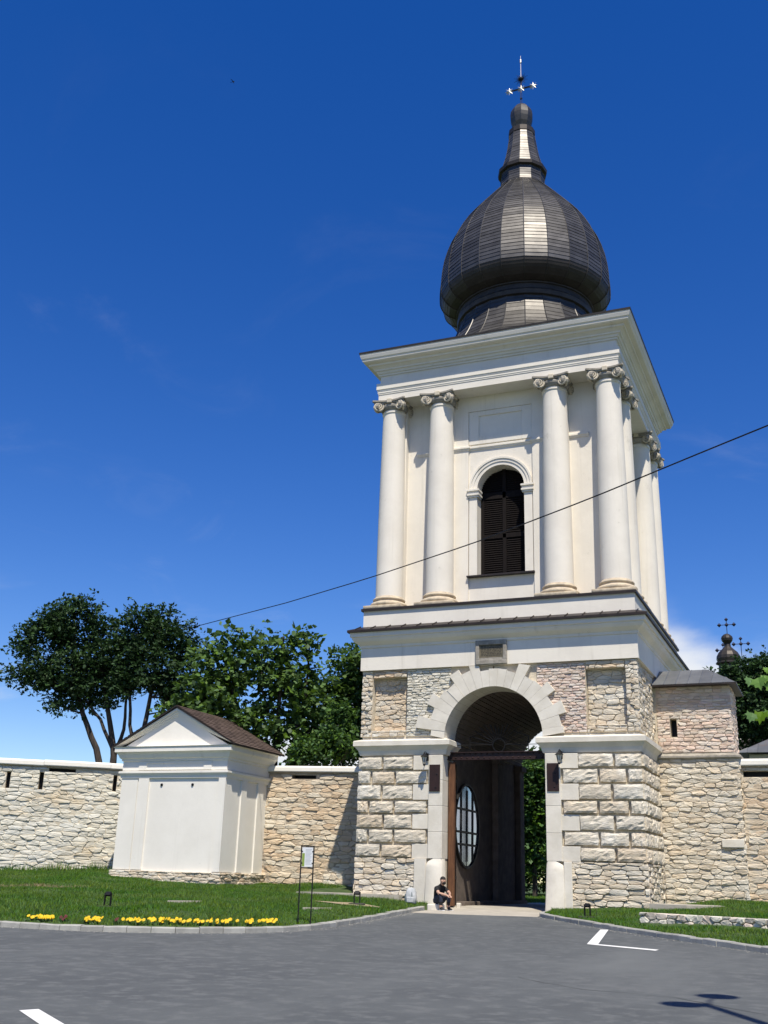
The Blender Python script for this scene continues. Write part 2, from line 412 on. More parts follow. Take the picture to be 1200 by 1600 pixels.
ASPHALT = mat('asphalt', (.086, .093, .094), .93, color2=(.072, .078, .080), scale=.7, bump=.5, bscale=140, extra=[((.128, .136, .134), .20, .50, .76, (1, .32, 1)), ((.112, .118, .117), 3.5, .46, .66, (1, 1, 1)), ((.135, .138, .13), 38, .60, .72, (1, 1, 1)), ((.045, .047, .046), 30, .62, .75, (1, 1, 1)), ((.058, .06, .058), .9, .66, .80, (1, .6, 1))], bdist=.008, detail=14)
KERB = mat('concrete kerb', (.36, .355, .32), .93, color2=(.28, .275, .25), scale=3, bump=.4, bscale=40, objvar=.12)
PAVE = mat('pale paving', (.42, .385, .32), .95, color2=(.34, .31, .26), scale=1.8, bump=.4, bscale=18)
PAINT = mat('white road paint', (.70, .70, .67), .85, color2=(.52, .52, .50), scale=9, ramp=(.5, .8))
SOIL = mat('grass soil', (.040, .072, .018), .98, color2=(.060, .090, .026), scale=1.2, bump=.6, bscale=9, extra=((.16, .14, .07), .35, .70, .85, (1, 1, 1)))
GRASS = mat('grass', (.072, .170, .024), .75, objvar=.40, hue=.03, transl=.28, color2=(.115, .195, .038), scale=.45, spec=.12)
GRASS_D = mat('dry grass', (.27, .22, .11), .85, objvar=.3, hue=.02, transl=.15)
GRASS_L = mat('pale meadow grass', (.13, .20, .050), .75, objvar=.35, hue=.03, transl=.25, spec=.12)
GRIT = mat('pale grit', (.38, .36, .32), .95, objvar=.35)
BARK = mat('bark', (.075, .06, .048), .95, color2=(.045, .036, .03), scale=8, bump=.7, bscale=14, stretch=(1, 1, .3))
LEAF_DK = mat('dark compound leaf', (.036, .074, .026), .6, objvar=.40, hue=.015, transl=.22, spec=.2)
LEAF_MD = mat('walnut leaf', (.088, .160, .040), .55, objvar=.40, hue=.02, transl=.32, spec=.25)
LEAF_LT = mat('bright leaf', (.075, .150, .036), .55, objvar=.35, hue=.025, transl=.3, spec=.25)
LEAF_FG = mat('young leaf', (.16, .30, .06), .5, objvar=.25, hue=.02, transl=.4, spec=.3)
YELLOW = mat('yellow petal', (.82, .55, .02), .6, objvar=.15, transl=.2)
PETAL_D = mat('maroon petal', (.10, .022, .020), .7, objvar=.3)
LEAF_FL = mat('pansy leaf', (.045, .09, .025), .7, objvar=.3)
# ------------------------------------------------------------------ ground, road, kerbs
def zroad(y): return -0.42+0.02*(min(y, 40)+5.5) if y < -5.5 else -0.42+0.055*min(y+5.5, 2.2)
KL = [(-60, -26.5), (-30, -23.2), (-14, -21.6), (-9.5, -21.2), (-6.28, -20.95), (-3.9, -20.75), (-2.6, -20.2), (-1.5, -19.35), (-0.85, -18.4), (-0.58, -17.2), (-0.6, -16), (-0.78, -14.4), (-1.05, -12.4), (-1.35, -10.4), (-1.7, -8.2), (-1.98, -6.5), (-2.1, -5.75)]
KR = [(1.98, -5.75), (2.0, -6.9), (2.5, -7.9), (3.25, -9.1), (4.15, -10.5), (5.2, -12.0), (6.3, -13.5), (7.75, -15.4), (9.2, -17.15), (12.5, -21.1), (17, -26.5), (26, -37)]
def smooth_path(pts, step=0.12):
    P = [Vector((*p, 0)) for p in pts]; out = []
    for i in range(len(P)-1):
        p0, p1, p2, p3 = P[max(i-1, 0)], P[i], P[i+1], P[min(i+2, len(P)-1)]
        n = max(2, int((p2-p1).length/step))
        for k in range(n):
            t = k/n; out.append(0.5*((2*p1)+(p2-p0)*t+(2*p0-5*p1+4*p2-p3)*t*t+(3*p1-p0-3*p2+p3)*t**3))
    out.append(P[-1]); return np.array([(p.x, p.y) for p in out])
KLs, KRs = smooth_path(KL), smooth_path(KR)
def sdist(X, Y, path):
    """signed distance to a polyline, positive on the left of travel"""
    shp = X.shape; Q = np.stack([X.ravel(), Y.ravel()], 1); best = np.full(len(Q), 1e9); sg = np.ones(len(Q))
    q_ = np.concatenate([path[:-1:7], path[-1:]]); A = q_[:-1]; B = q_[1:]; n = len(A)
    for i in range(n):
        a = A[i]; b = B[i]; d = b-a; t = np.clip(((Q-a)@d)/(d@d), 0, 1); pr = a+t[:, None]*d; v = Q-pr
        dd = np.hypot(v[:, 0], v[:, 1]); m = dd < best-1e-9; best[m] = dd[m]; sg[m] = np.sign(d[0]*v[m, 1]-d[1]*v[m, 0])
    return (best*sg).reshape(shp)
def zr_np(Y): return np.where(Y < -5.5, -0.42+0.02*(Y+5.5), -0.42+0.055*np.minimum(Y+5.5, 2.2))
def grid_obj(name, x0, x1, y0, y1, st, zf, keep, material):
    xs = np.arange(x0, x1+st*.5, st); ys = np.arange(y0, y1+st*.5, st); X, Y = np.meshgrid(xs, ys)
    Z = zf(X, Y); K = keep(X, Y); idx = -np.ones(X.shape, int); ny, nx = X.shape
    q = K[:-1, :-1] | K[1:, :-1] | K[:-1, 1:] | K[1:, 1:]
    used = np.zeros(X.shape, bool); used[:-1, :-1] |= q; used[1:, :-1] |= q; used[:-1, 1:] |= q; used[1:, 1:] |= q
    idx[used] = np.arange(used.sum()); v = np.stack([X[used], Y[used], Z[used]], 1)
    J, I = np.nonzero(q); f = np.stack([idx[J, I], idx[J, I+1], idx[J+1, I+1], idx[J+1, I]], 1)
    me = bpy.data.meshes.new(name); me.from_pydata(v.tolist(), [], f.tolist())
    return link_mesh(name, me, material, smooth=True)
def bumpy(X, Y): return 0.03*np.sin(X*1.3+.7*Y)+0.025*np.sin(Y*1.9-X*.6)+0.015*np.sin(3.1*X+2.3*Y)
def zlawnL(X, Y):
    d = sdist(X, Y, KLs); base = zr_np(np.minimum(Y, -2))+0.11
    wall = np.where(X < -9, 0.16+0.012*(-X-9), 0.16-0.05*np.clip((X+9)/5, 0, 1))
    dw = np.clip((-2.2-Y)/1.0, 0, None)     # distance in front of the wall line
    t = np.clip(d/(np.abs(d)+dw+0.01), 0, 1)
    z = base+(wall-base)*t**0.9+bumpy(X, Y)*np.clip(d/1.5, 0, 1)
    z = z+0.22*np.exp(-((X+16.5)/4)**2)*np.clip((Y+11)/5, 0, 1)      # bank against the left wall
    return np.where(d < 0.05, zr_np(Y)-0.35, z)
def zlawnR(X, Y):
    d = sdist(X, Y, KRs); base = zr_np(np.minimum(Y, -2))+0.10
    t = np.clip(d/(np.abs(d)+np.clip(-2.3-Y, 0, None)+.01), 0, 1)
    step = 1/(1+np.exp(-(Y-(-10.95-0.62*(X-5.9)))*9))*np.clip((X-5.2)/1.0, 0, 1)
    z = base+(-0.03-base)*t+bumpy(X, Y)*.7*np.clip(d/1.5, 0, 1)+0.14*step*np.clip((X-5.2)/2, 0, 1)
    return np.where(d < 0.05, zr_np(Y)-0.35, z)
lawnL = grid_obj('lawn', -34, 1, -25, -0.6, 0.2, zlawnL, lambda X, Y: (sdist(X, Y, KLs) > -0.1) & ((X < -1.8) | (Y < -5)) & ~((X > -4.7) & (Y > -4.7)), SOIL); tag(lawnL, kind='structure')
lawnR = grid_obj('verge', 1.6, 20, -32, -0.6, 0.2, zlawnR, lambda X, Y: (sdist(X, Y, KRs) > -0.1) & ~((X < 4.7) & (Y > -4.7)), SOIL); tag(lawnR, kind='structure')
# asphalt: fine near strip, joined to a wide sheet
road = grid_obj('road', -60, 60, -70, -5.6, 1.0, lambda X, Y: zr_np(Y), lambda X, Y: X > -99, ASPHALT); tag(road, kind='structure')
mb = MB(); R_ = 2500
gp = [(-R_, -70), (R_, -70)]
mb.add([(-R_, -R_, -1.73), (R_, -R_, -1.73), (R_, -70, -1.73), (-R_, -70, -1.73)], [(0, 1, 2, 3)])
mb.add([(-R_, -70.0, -1.73), (-59, -70, -1.73), (-59, 40, -.6), (-R_, 40, -.6)], [(0, 1, 2, 3)])
mb.add([(59, -70.0, -1.73), (R_, -70, -1.73), (R_, 40, -.6), (59, 40, -.6)], [(0, 1, 2, 3)])
mb.add([(-59, -5.7, -.55), (59, -5.7, -.55), (59, 40, -.6), (-59, 40, -.6)], [(0, 1, 2, 3)])
mb.add([(-R_, 40, -.6), (R_, 40, -.6), (R_, R_, -.6), (-R_, R_, -.6)], [(0, 1, 2, 3)])
mb.build('ground', SOIL, kind='structure')
# courtyard grass behind the gate, courtyard lane
mb = MB(); mb.add([(-40, 5.3, -.30), (40, 5.3, -.30), (40, 60, -.05), (-40, 60, -.05)], [(0, 1, 2, 3)])
yard = mb.build('courtyard_lawn', SOIL, kind='structure')
# pavement through the gate
mb = MB()
ys = [-7.9, -6.6, -5.5, -4.4, -3.3, 5.6, 14]
zs = [zroad(-7.9)+.004, zroad(-6.6)+.012, -0.405, -0.345, -0.296, -0.296, -0.24]
v = []
for y, z in zip(ys, zs):
    wl, wr = (-1.86, 2.0) if y < -5.2 else (-1.83, 1.83)
    v += [(wl, y, z), (wr, y+(0.5 if y < -7 else 0), z)]
mb.add(v, [(2*i, 2*i+1, 2*i+3, 2*i+2) for i in range(len(ys)-1)])
mb.build('gate_pavement', PAVE, kind='structure')

def kerb_run(path, parent, left, L=0.5, start=0.0, end=None, seed=3):
    """kerb stones along a path; top sits on the lawn side"""
    r = random.Random(seed)
    seg = np.hypot(*(np.diff(path, axis=0).T)); cum = np.concatenate([[0], np.cumsum(seg)]); s = start; T = end or cum[-1]
    def at(q): return np.array([np.interp(q, cum, path[:, 0]), np.interp(q, cum, path[:, 1])])
    while s < T-0.1:
        e = min(s+L, T); a = at(s+.006); b = at(e-.006); d = (b-a)/np.linalg.norm(b-a); nrm = np.array([-d[1], d[0]])*(1 if left else -1)
        z0a, z0b = zroad(a[1]), zroad(b[1]); hgt = 0.115+r.uniform(-.008, .008); w = 0.15; off = r.uniform(-.008, .008)
        tilt = r.uniform(-.006, .006)
        m = MB(); P = []
        for (pt, zz, dt) in ((a, z0a, tilt), (b, z0b, -tilt)):
            o = pt+nrm*off
            P.append([(*(o), zz-.2), (*(o+nrm*.004), zz+hgt-.022+dt), (*(o+nrm*.022), zz+hgt+dt), (*(o+nrm*w), zz+hgt+.004+dt), (*(o+nrm*w), zz-.2)])
        v = P[0]+P[1]; f = [(i, 5+i, 5+(i+1) % 5, (i+1) % 5) for i in range(5)]+[(4, 3, 2, 1, 0), (5, 6, 7, 8, 9)]
        m.add(v, f); c = (a+b)/2
        m.build('kerb_stone', KERB, parent, loc=(c[0], c[1], (z0a+z0b)/2)); s = e
kerbL = empty('kerb', (-6, -21, zroad(-21))); tag(kerbL, kind='structure')
kerbR = empty('kerb', (6, -13, zroad(-13))); tag(kerbR, kind='structure')
lenL = np.hypot(*(np.diff(KLs, axis=0).T)).sum()
kerb_run(KLs, kerbL, True, start=lenL-36)
kerb_run(KRs, kerbR, True, end=22, seed=5)

# painted road markings
def mark(poly, name='road_marking'):
    m = MB(); m.add([(x, y, zroad(y)+.006) for x, y in poly], [tuple(range(len(poly)))]); return m.build(name, PAINT, kind='structure')
mark([(4.93, -12.10), (5.10, -11.93), (5.90, -17.0), (5.70, -17.15)])
mark([(5.72, -17.18), (5.90, -17.02), (7.22, -17.66), (7.20, -17.95)])
mark([(2.70, -30.55), (2.80, -30.37), (4.9, -32.0), (4.75, -32.18)])

# ------------------------------------------------------------------ gate tower
T = empty('gate_tower', (0, -5, 0), 'tall cream gate tower with stone archway, columns and dark onion dome', 'tower')
Rz90 = Matrix.Rotation(math.pi/2, 4, 'Z')
# --- lower stage core
m = MB()
m.box(-4.9, -1.82, -4.88, 4.9, -.7, 5.15); m.box(1.82, 4.9, -4.88, 4.9, -.7, 5.15)
m.archwall(-4.897, 4.897, 5.153, 8.6, 1.78, -4.66, 4.897)
for sx in (-1, 1):
    for (a, b, c, d) in ((4.56, 4.897, 5.153, 7.70), (3.22, 4.559, 5.153, 5.49), (3.22, 4.559, 7.38, 7.70), (1.79, 3.219, 5.153, 7.70)):
        if a < 2:
            n_ = 14
            for i in range(n_):       # staircase fill round the arch, hidden behind the voussoirs
                z0_, z1_ = c+(d-c)*i/n_, c+(d-c)*(i+1)/n_; q_ = max(0, 1.80**2-(z0_-5.15)**2); xa = max(math.sqrt(q_), 0.0)
                m.box(min(sx*(xa+.02), sx*b), max(sx*(xa+.02), sx*b), -4.885, -4.661, z0_, z1_)
        else: m.box(min(sx*a, sx*b), max(sx*a, sx*b), -4.885, -4.661, c, d)
core = m.build('wall', MORTAR, T)
# vault lining of the passage, set back behind the front arch ring
m = MB()
n = 30
for i in range(n):
    a0, a1 = math.pi*i/n+.006, math.pi*(i+1)/n-.006
    for k in range(1):
        ri, ro = 1.745, 1.79
        v = [(-r_*math.cos(a), y, 5.15+r_*math.sin(a)) for y in (-3.9, 4.9) for r_ in (ri, ro) for a in (a0, a1)]
        m.add(v, [(0, 1, 3, 2), (4, 6, 7, 5), (0, 4, 5, 1), (0, 2, 6, 4), (1, 5, 7, 3)])
m.build('vault', VAULT, T)
m = MB()
m.box(-1.84, -1.79, -3.9, 4.85, -.5, 5.14); m.box(1.79, 1.84, -3.9, 4.85, -.5, 5.14)
m.build('passage_lining', VAULT, T)
# inner pilasters in the passage and the rear arch
for y in (1.0, 4.2):
    for sx in (-1, 1):
        m = MB(); m.box(min(sx*1.56, sx*1.80), max(sx*1.56, sx*1.80), y-.3, y+.3, -.5, 4.9, .02)
        m.box(min(sx*1.46, sx*1.80), max(sx*1.46, sx*1.80), y-.38, y+.38, 4.9, 5.12, .02); m.build('passage_pilaster', VAULT, T)
m = MB(); m.box(-1.80, -1.5, -3.5, 4.6, -.35, -.17, .02)
m.build('passage_plinth', VAULT, T)

FACES = {  # local u runs along the face, n outward
    'front': (Vector((0, -4.9, 0)), Vector((1, 0, 0)), Vector((0, -1, 0))),
    'right': (Vector((4.9, 0, 0)), Vector((0, 1, 0)), Vector((1, 0, 0)))}
def place(face, v):
    O, U, N = FACES[face]; return [O+U*a+Vector((0, 0, b))+N*d for a, b, d in v]
# rusticated blocks
rows = [(1.22, 1.61), (1.70, 2.09), (2.18, 2.59), (2.68, 3.05), (3.14, 3.57), (3.66, 4.06), (4.15, 4.55)]
rr = random.Random(11)
def blocks(face, a, b, odd_end, even_end, mirror=False):
    for k, (z0, z1) in enumerate(rows):
        end = odd_end if k % 2 == 0 else even_end
        x = a; first = .93 if k % 2 == 0 else .46; edges = [a]
        while x < end-.05:
            w_ = first if x == a else .95; x = min(x+w_*rr.uniform(.93, 1.07), end)
            if end-x < .52: x = end
            edges.append(x)
        for e0, e1 in zip(edges[:-1], edges[1:]):
            u0, u1 = e0+(.0 if e0 == a else .05), e1-.045
            if mirror: u0, u1 = -u1, -u0
            v, f = hewn_block(u0, u1, z0+rr.uniform(-.015, .015), z1+rr.uniform(-.015, .015), .150+rr.uniform(-.02, .03), rr, 8, 5)
            W = place(face, v); mbk = MB(); mbk.add(W, f)
            c = place(face, [((u0+u1)/2, (z0+z1)/2, 0)])[0]
            mbk.build('hewn_block', LIME, T, loc=c)
blocks('front', -4.97, 0, -2.88, -2.36); blocks('front', -4.97, 0, -2.88, -2.36, True)
def blocks_right():
    for k, (z0, z1) in enumerate(rows):
        edges = [-4.97, -4.05, -3.1, -2.2, -1.75] if k % 2 == 0 else [-4.97, -4.5, -3.55, -2.6, -1.75]
        for e0, e1 in zip(edges[:-1], edges[1:]):
            v, f = hewn_block(e0+(.0 if e0 == -4.97 else .05), e1-.045, z0+rr.uniform(-.015, .015), z1+rr.uniform(-.015, .015), .150+rr.uniform(-.02, .03), rr, 8, 5)
            mbk = MB(); mbk.add(place('right', v), f); mbk.build('hewn_block', LIME, T, loc=place('right', [((e0+e1)/2, (z0+z1)/2, 0)])[0])
blocks_right()
# rubble: base zone and upper zone
FO, FU, FN = FACES['front']
for sx in (-1, 1):
    x0 = -5.02 if sx < 0 else 2.42
    rubble(T, 'stone', (x0, -4.97, -.42), FU, FN, 2.6, 1.60, .50, .17, LIME, depth=.055, gap=.006, seed=20+sx, limit=120, jit=.22)
rubble(T, 'stone', (4.97, -5.0, -.42), (0, 1, 0), (1, 0, 0), 3.2, 1.60, .5, .17, LIME, depth=.055, gap=.006, seed=29, limit=120, jit=.22)
def in_rec(x, z): return (3.22 < abs(x) < 4.56) and (5.48 < z < 7.38)
def in_arch(x, z, r=2.25): return z > 5 and math.hypot(x, z-5.15) < r
# outer strips, strips over and under the recess
def up_zone(x0, x1, z0, z1, sw, sh, mt, seed, dep=.05, y=-4.9, lim=90, hard=None):
    rubble(T, 'stone', (x0, y, z0), FU, FN, x1-x0, z1-z0, sw, sh, mt, depth=dep*.75, gap=.005, seed=seed, limit=lim, jit=.22,
           hard=(lambda a, b: hard(a+x0, b+z0)) if hard else None)
for sx in (-1, 1):
    def X(a, b): return (a, b) if sx < 0 else (-b, -a)
    up_zone(*X(-4.98, -4.56), 5.27, 7.64, .34, .15, LIME, 40+sx, .09)
    up_zone(*X(-4.54, -3.24), 5.27, 5.50, .40, .12, LIME, 43+sx, .09)
    up_zone(*X(-4.54, -3.24), 7.38, 7.64, .40, .13, LIME_B, 46+sx, .09)
    up_zone(*X(-4.54, -3.24), 5.50, 7.38, .42, .17, LIME_B if sx < 0 else LIME, 49+sx, .05, y=-4.67, lim=110)
    up_zone(*X(-3.22, -1.55), 5.27, 7.64, .27, .088, BRICK if sx > 0 else LIME_P, 52+sx, .055, y=-4.90, lim=200, hard=lambda x, z: in_arch(x, z, 2.0))
rubble(T, 'stone', (4.90, -4.97, 5.27), (0, 1, 0), (1, 0, 0), 3.3, 2.37, .40, .15, LIME, depth=.05, gap=.005, seed=60, limit=120, jit=.25)
# recess: the core is cut back there by building the recessed ground as its own slab edges


# dressed jamb stones, quoins, guard stones
def ablock(x0, x1, z0, z1, y=-5.03, yb=-4.6, name='jamb_stone', bev=.012):
    mm = MB(); mm.box(x0, x1, y, yb, z0, z1, bev); return mm.build(name, ASHLAR, T, loc=((x0+x1)/2, y, (z0+z1)/2))
for sx in (-1, 1):
    for k, (z0, z1) in enumerate(rows):
        a, b = (-2.90 if k % 2 == 0 else -2.37), -2.28
        zz0, zz1 = z0-.045, z1+.04
        x0, x1 = (a, b) if sx < 0 else (-b, -a)
        if k % 2 == 0: ablock(x0, x1-.004 if sx < 0 else x1, zz0, zz1, -5.00, name='quoin')
    prev = 1.18
    for z in (2.05, 2.9, 3.75, 4.60):
        x0, x1 = (-2.31, -1.80) if sx < 0 else (1.80, 2.31)
        ablock(x0, x1, prev+.003, z-.003, -5.04, -3.9); prev = z
    # guard stone: broad flat face swelling out towards the ground, rounded shoulder
    mm = MB(); nz = 12; xi, xo = 1.78, 2.37; V_ = []
    for i in range(nz+1):
        t = i/nz; z = -.5+t*1.72; sw_ = .012+.13*(1-t)**1.5; top_ = max(0, (t-.84)/.16)
        xa_, xb_ = xi-.05*(1-t)**1.5+.03*top_**2, xo-.30*top_**2.2; yf = -5.045-sw_+.03*top_**2
        V_ += [(sx*xa_, -4.7, z), (sx*xa_, yf+.04, z), (sx*(xa_+.04), yf, z), (sx*(xb_-.04), yf, z), (sx*xb_, yf+.04, z), (sx*xb_, -4.7, z)]
    F_ = [(i*6+k, i*6+k+1, i*6+7+k, i*6+6+k) for i in range(nz) for k in range(5)]+[tuple(nz*6+k for k in range(6))]
    mm.add(V_, F_); g_ = mm.build('guard_stone', ASHLAR, T, loc=(sx*2.05, -5.0, -.4)); smooth_by_angle(g_, 50)
    # flat stone beside it
    x0, x1 = (-2.78, -2.36) if sx < 0 else (2.36, 2.62)
    ablock(x0, x1, -.45, 1.17, -5.07, -4.7, 'quoin')
# voussoirs
aa = [0, 8, 17, 27, 36.5, 45, 54, 62.5, 71, 79, 87, 95, 103, 111, 119.5, 128, 136.5, 145, 153.5, 163, 172, 180]
ll = [.50, 1.10, .62, .95, .66, .60, .93, .72, 1.00, .58, .62, .62, .58, 1.02, .62, .66, .92, .60, .92, .66, .72]
for i in range(len(aa)-1):
    a0, a1 = math.radians(aa[i]+.09), math.radians(aa[i+1]-.09); ri = 1.752; ro = ri+ll[i]
    ztop = 7.66; P = []
    for (r_, a) in ((ri, a0), (ri, (a0+a1)/2), (ri, a1), (ro, a1), (ro, a0)):
        x, z = -r_*math.cos(a), 5.15+r_*math.sin(a)
        if z > ztop-.02: k_ = (ztop-.02-5.15)/(z-5.15); x, z = x*k_ if abs(x) > .02 else x, ztop-.02
        if z < 5.27 and r_ > 1.9: z = max(z, 5.27)
        P.append((x, z))
    mm = MB(); mm.prism(P, -5.05-rr.uniform(0, .02), -3.9, 'y'); cx = sum(p[0] for p in P)/5; cz = sum(p[1] for p in P)/5
    mm.build('voussoir', ASHLAR, T, loc=(cx, -5.05, cz))
# impost ledge (string course)
lp = [(0, 4.62), (.03, 4.70), (.05, 4.78), (.16, 4.92), (.20, 4.94), (.20, 5.10), (.17, 5.125), (-.3, 5.26), (-.3, 4.62)]
m = MB(); m.sweep([(-4.96, 4.9), (-4.96, -4.96), (-1.72, -4.96), (-1.72, -3.9)], lp)
m.sweep([(1.72, -3.9), (1.72, -4.96), (4.96, -4.96), (4.96, 4.9)], lp)
m.build('impost_ledge', ASHLAR, T)
# frieze, cornice, attic
def sq(mb_, h, prof): mb_.sweep([(-h, -h), (h, -h), (h, h), (-h, h)], prof, closed=True)
m = MB(); sq(m, 5.0, [(.03, 7.66), (.03, 8.47), (.05, 8.48), (-.2, 8.49), (-.2, 7.66)])
m.build('frieze', PLASTER, T)
m = MB(); sq(m, 5.0, [(.034, 8.47), (.07, 8.50), (.07, 8.57), (.13, 8.62), (.24, 8.70), (.30, 8.79), (.30, 8.85), (.36, 8.86), (.37, 9.03), (-.4, 9.04), (-.4, 8.47)])
m.build('cornice', PLASTER, T)
m = MB(); sq(m, 5.0, [(.40, 9.035), (.445, 9.02), (.45, 9.105), (.43, 9.12), (.0, 9.30), (-.05, 9.30), (-.05, 9.04)])
for k in range(18):     # standing seams of the cornice roof
    x = -5.1+10.2*k/17
    m.add([(x-.012, -5.45, 9.10), (x+.012, -5.45, 9.10), (x+.012, -4.99, 9.30), (x-.012, -4.99, 9.30), (x-.012, -5.46, 9.15), (x+.012, -5.46, 9.15), (x+.012, -4.99, 9.34), (x-.012, -4.99, 9.34)], [(0, 3, 2, 1), (4, 5, 6, 7), (0, 1, 5, 4), (1, 2, 6, 5), (3, 0, 4, 7)])
m.build('cornice_flashing', FLASH, T)
m = MB(); sq(m, 5.0, [(0, 9.2), (.0, 9.93), (-.5, 9.94), (-.5, 9.2)]); m.build('attic', PLASTER, T)
m = MB(); sq(m, 5.0, [(.0, 9.90), (.075, 9.885), (.08, 9.975), (.05, 9.99), (-1.4, 10.02), (-1.4, 9.95), (0, 9.935)]); m.build('attic_flashing', FLASH, T)
# inscription plaque above the arch
m = MB(); m.sweep([(-.60, 7.66), (.54, 7.66), (.54, 8.52), (-.60, 8.52)], [(0, 0), (0, 1)], closed=True)
pl = MB()
for (x0, x1, z0, z1) in ((-.60, .54, 7.67, 7.83), (-.60, .54, 8.36, 8.52), (-.60, -.46, 7.832, 8.358), (.40, .54, 7.832, 8.358)): pl.box(x0, x1, -5.12, -4.95, z0, z1, .015)
pl.box(-.462, .402, -5.085, -4.95, 7.83, 7.90); 
plq = pl.build('plaque', CAPSTONE, T)
m = MB(); m.box(-.455, .395, -5.07, -4.99, 7.905, 8.355); tb = m.build('tablet', mat('aged bronze tablet', (.20, .17, .11), .6, .3, color2=(.14, .12, .08), scale=9), plq)
m = MB()
for k in range(7):
    z = 8.30-.055*k; x = -.40
    while x < .33:
        w_ = rr.uniform(.03, .10); m.box(x, min(x+w_, .35), -5.075, -5.068, z, z+.026); x += w_+.025
m.build('inscription', mat('inscription dark', (.06, .05, .035), .7), plq)

# --- bell stage
WH = 3.85
def belface(M, parent, visible=True):
    """one wall of the bell stage with its window, built for the front and turned by M"""
    m = MB(); y0, y1 = -WH, -3.2
    m.box(-WH+.001, -.93, y0, y1, 9.9, 14.66); m.box(.93, WH-.55, y0, y1, 9.9, 14.66); m.box(-.93, .93, y0, y1, 9.9, 11.22)
    m.archwall(-WH+.001, WH-.55, 14.66, 18.7, .93, y0, y1)
    m.xf(M).build('bell_stage_wall', PLASTER, parent)
    # flat strips beside the middle bay, bands and sunk panel
    m = MB()
    for sx in (-1, 1):
        a, b = sorted((sx*1.27, sx*1.95)); m.box(a, b, -WH-.09, -WH+.01, 9.96, 18.6)
    m.box(-1.268, 1.268, -WH-.085, -WH+.01, 17.95, 18.6)
    m.xf(M).build('lesene', PLASTER, parent)
    m = MB()
    pr = [(0, 16.32), (.03, 16.33), (.04, 16.38), (.075, 16.40), (.075, 16.47), (.05, 16.49), (0, 16.50)]
    m.sweep([(-3.42, -WH-.005), (-1.95, -WH-.005), (-1.95, -WH-.09), (-1.27, -WH-.09), (-1.27, -WH-.005), (1.27, -WH-.005), (1.27, -WH-.09), (1.95, -WH-.09), (1.95, -WH-.005), (3.42, -WH-.005)], pr)
    m.xf(M).build('band_moulding', PLASTER, parent)
    m = MB()
    for (x0, x1, z0, z1) in ((-1.26, -.86, 16.55, 17.94), (.86, 1.26, 16.55, 17.94), (-.858, .858, 16.55, 16.87), (-.858, .858, 17.74, 17.94)): m.box(x0, x1, -WH-.055, -WH+.01, z0, z1, .006)
    m.xf(M).build('panel_frame', PLASTER, parent)
    # window: surround, sill, shutters
    m = MB()
    for ri, ro, d in ((.925, 1.06, .06), (1.06, 1.17, .09), (1.17, 1.24, .12)):
        n_ = 26
        for i in range(n_):
            a0, a1 = math.pi*i/n_, math.pi*(i+1)/n_
            P = [(-r_*math.cos(a), 14.66+r_*math.sin(a)) for r_, a in ((ri, a0), (ro, a0), (ro, a1), (ri, a1))]
            k0 = len(m.v); m.add([(p[0], -WH-d, p[1]) for p in P]+[(p[0], -WH+.01, p[1]) for p in P], [(0, 1, 2, 3), (1, 5, 6, 2), (0, 3, 7, 4)])
    for sx in (-1, 1):
        a, b = sorted((sx*.925, sx*1.235)); m.box(a, b, -WH-.07, -WH+.01, 11.25, 14.36)
    win = m.xf(M).build('window', PLASTER, parent)
    for sx in (-1, 1):
        m = MB(); a, b = sorted((sx*.86, sx*1.27)); m.box(a, b, -WH-.12, -WH+.3, 14.36, 14.43); m.box(a-.03, b+.03, -WH-.16, -WH+.3, 14.43, 14.50); m.box(a-.01, b+.01, -WH-.13, -WH+.3, 14.502, 14.60); m.box(a-.04, b+.04, -WH-.18, -WH+.3, 14.602, 14.67); m.xf(M).build('impost', PLASTER, win)
    m = MB(); m.box(-1.30, 1.30, -WH-.20, -3.3, 11.19, 11.245); m.xf(M).build('sill', FLASH, win)
    # shutter frame
    m = MB(); yf = -3.42
    for (x0, x1, z0, z1) in ((-.93, -.80, 11.24, 14.66), (.80, .93, 11.24, 14.66), (-.07, .07, 11.24, 15.6), (-.80, .80, 11.24, 11.40), (-.80, .80, 12.80, 12.98), (-.80, .80, 14.40, 14.66)): m.box(x0, x1, yf, yf+.06, z0, z1, .008)
    m.xf(M).build('shutter_frame', WOOD_D, win)
    m = MB(); z = 11.42
    while z < 15.5:
        hw = .80 if z < 14.66 else math.sqrt(max(0.01, .92**2-(z-14.66)**2))
        for a, b in ((-hw, -.07), (.07, hw)):
            if b-a > .05: m.add([(a, yf+.015, z), (b, yf+.015, z), (b, yf+.075, z+.085), (a, yf+.075, z+.085), (a, yf+.025, z-.008), (b, yf+.025, z-.008), (b, yf+.085, z+.077), (a, yf+.085, z+.077)], [(0, 1, 2, 3), (4, 7, 6, 5), (0, 4, 5, 1), (2, 6, 7, 3)])
        z += .085
    m.xf(M).build('louvre_slats', WOOD_D, win)
    m = MB(); m.box(-.95, .95, -3.30, -3.25, 11.2, 15.6); m.xf(M).build('shutter_backing', WOOD_D, win)
for k in range(4):
    belface(Matrix.Rotation(k*math.pi/2, 4, 'Z'), T)

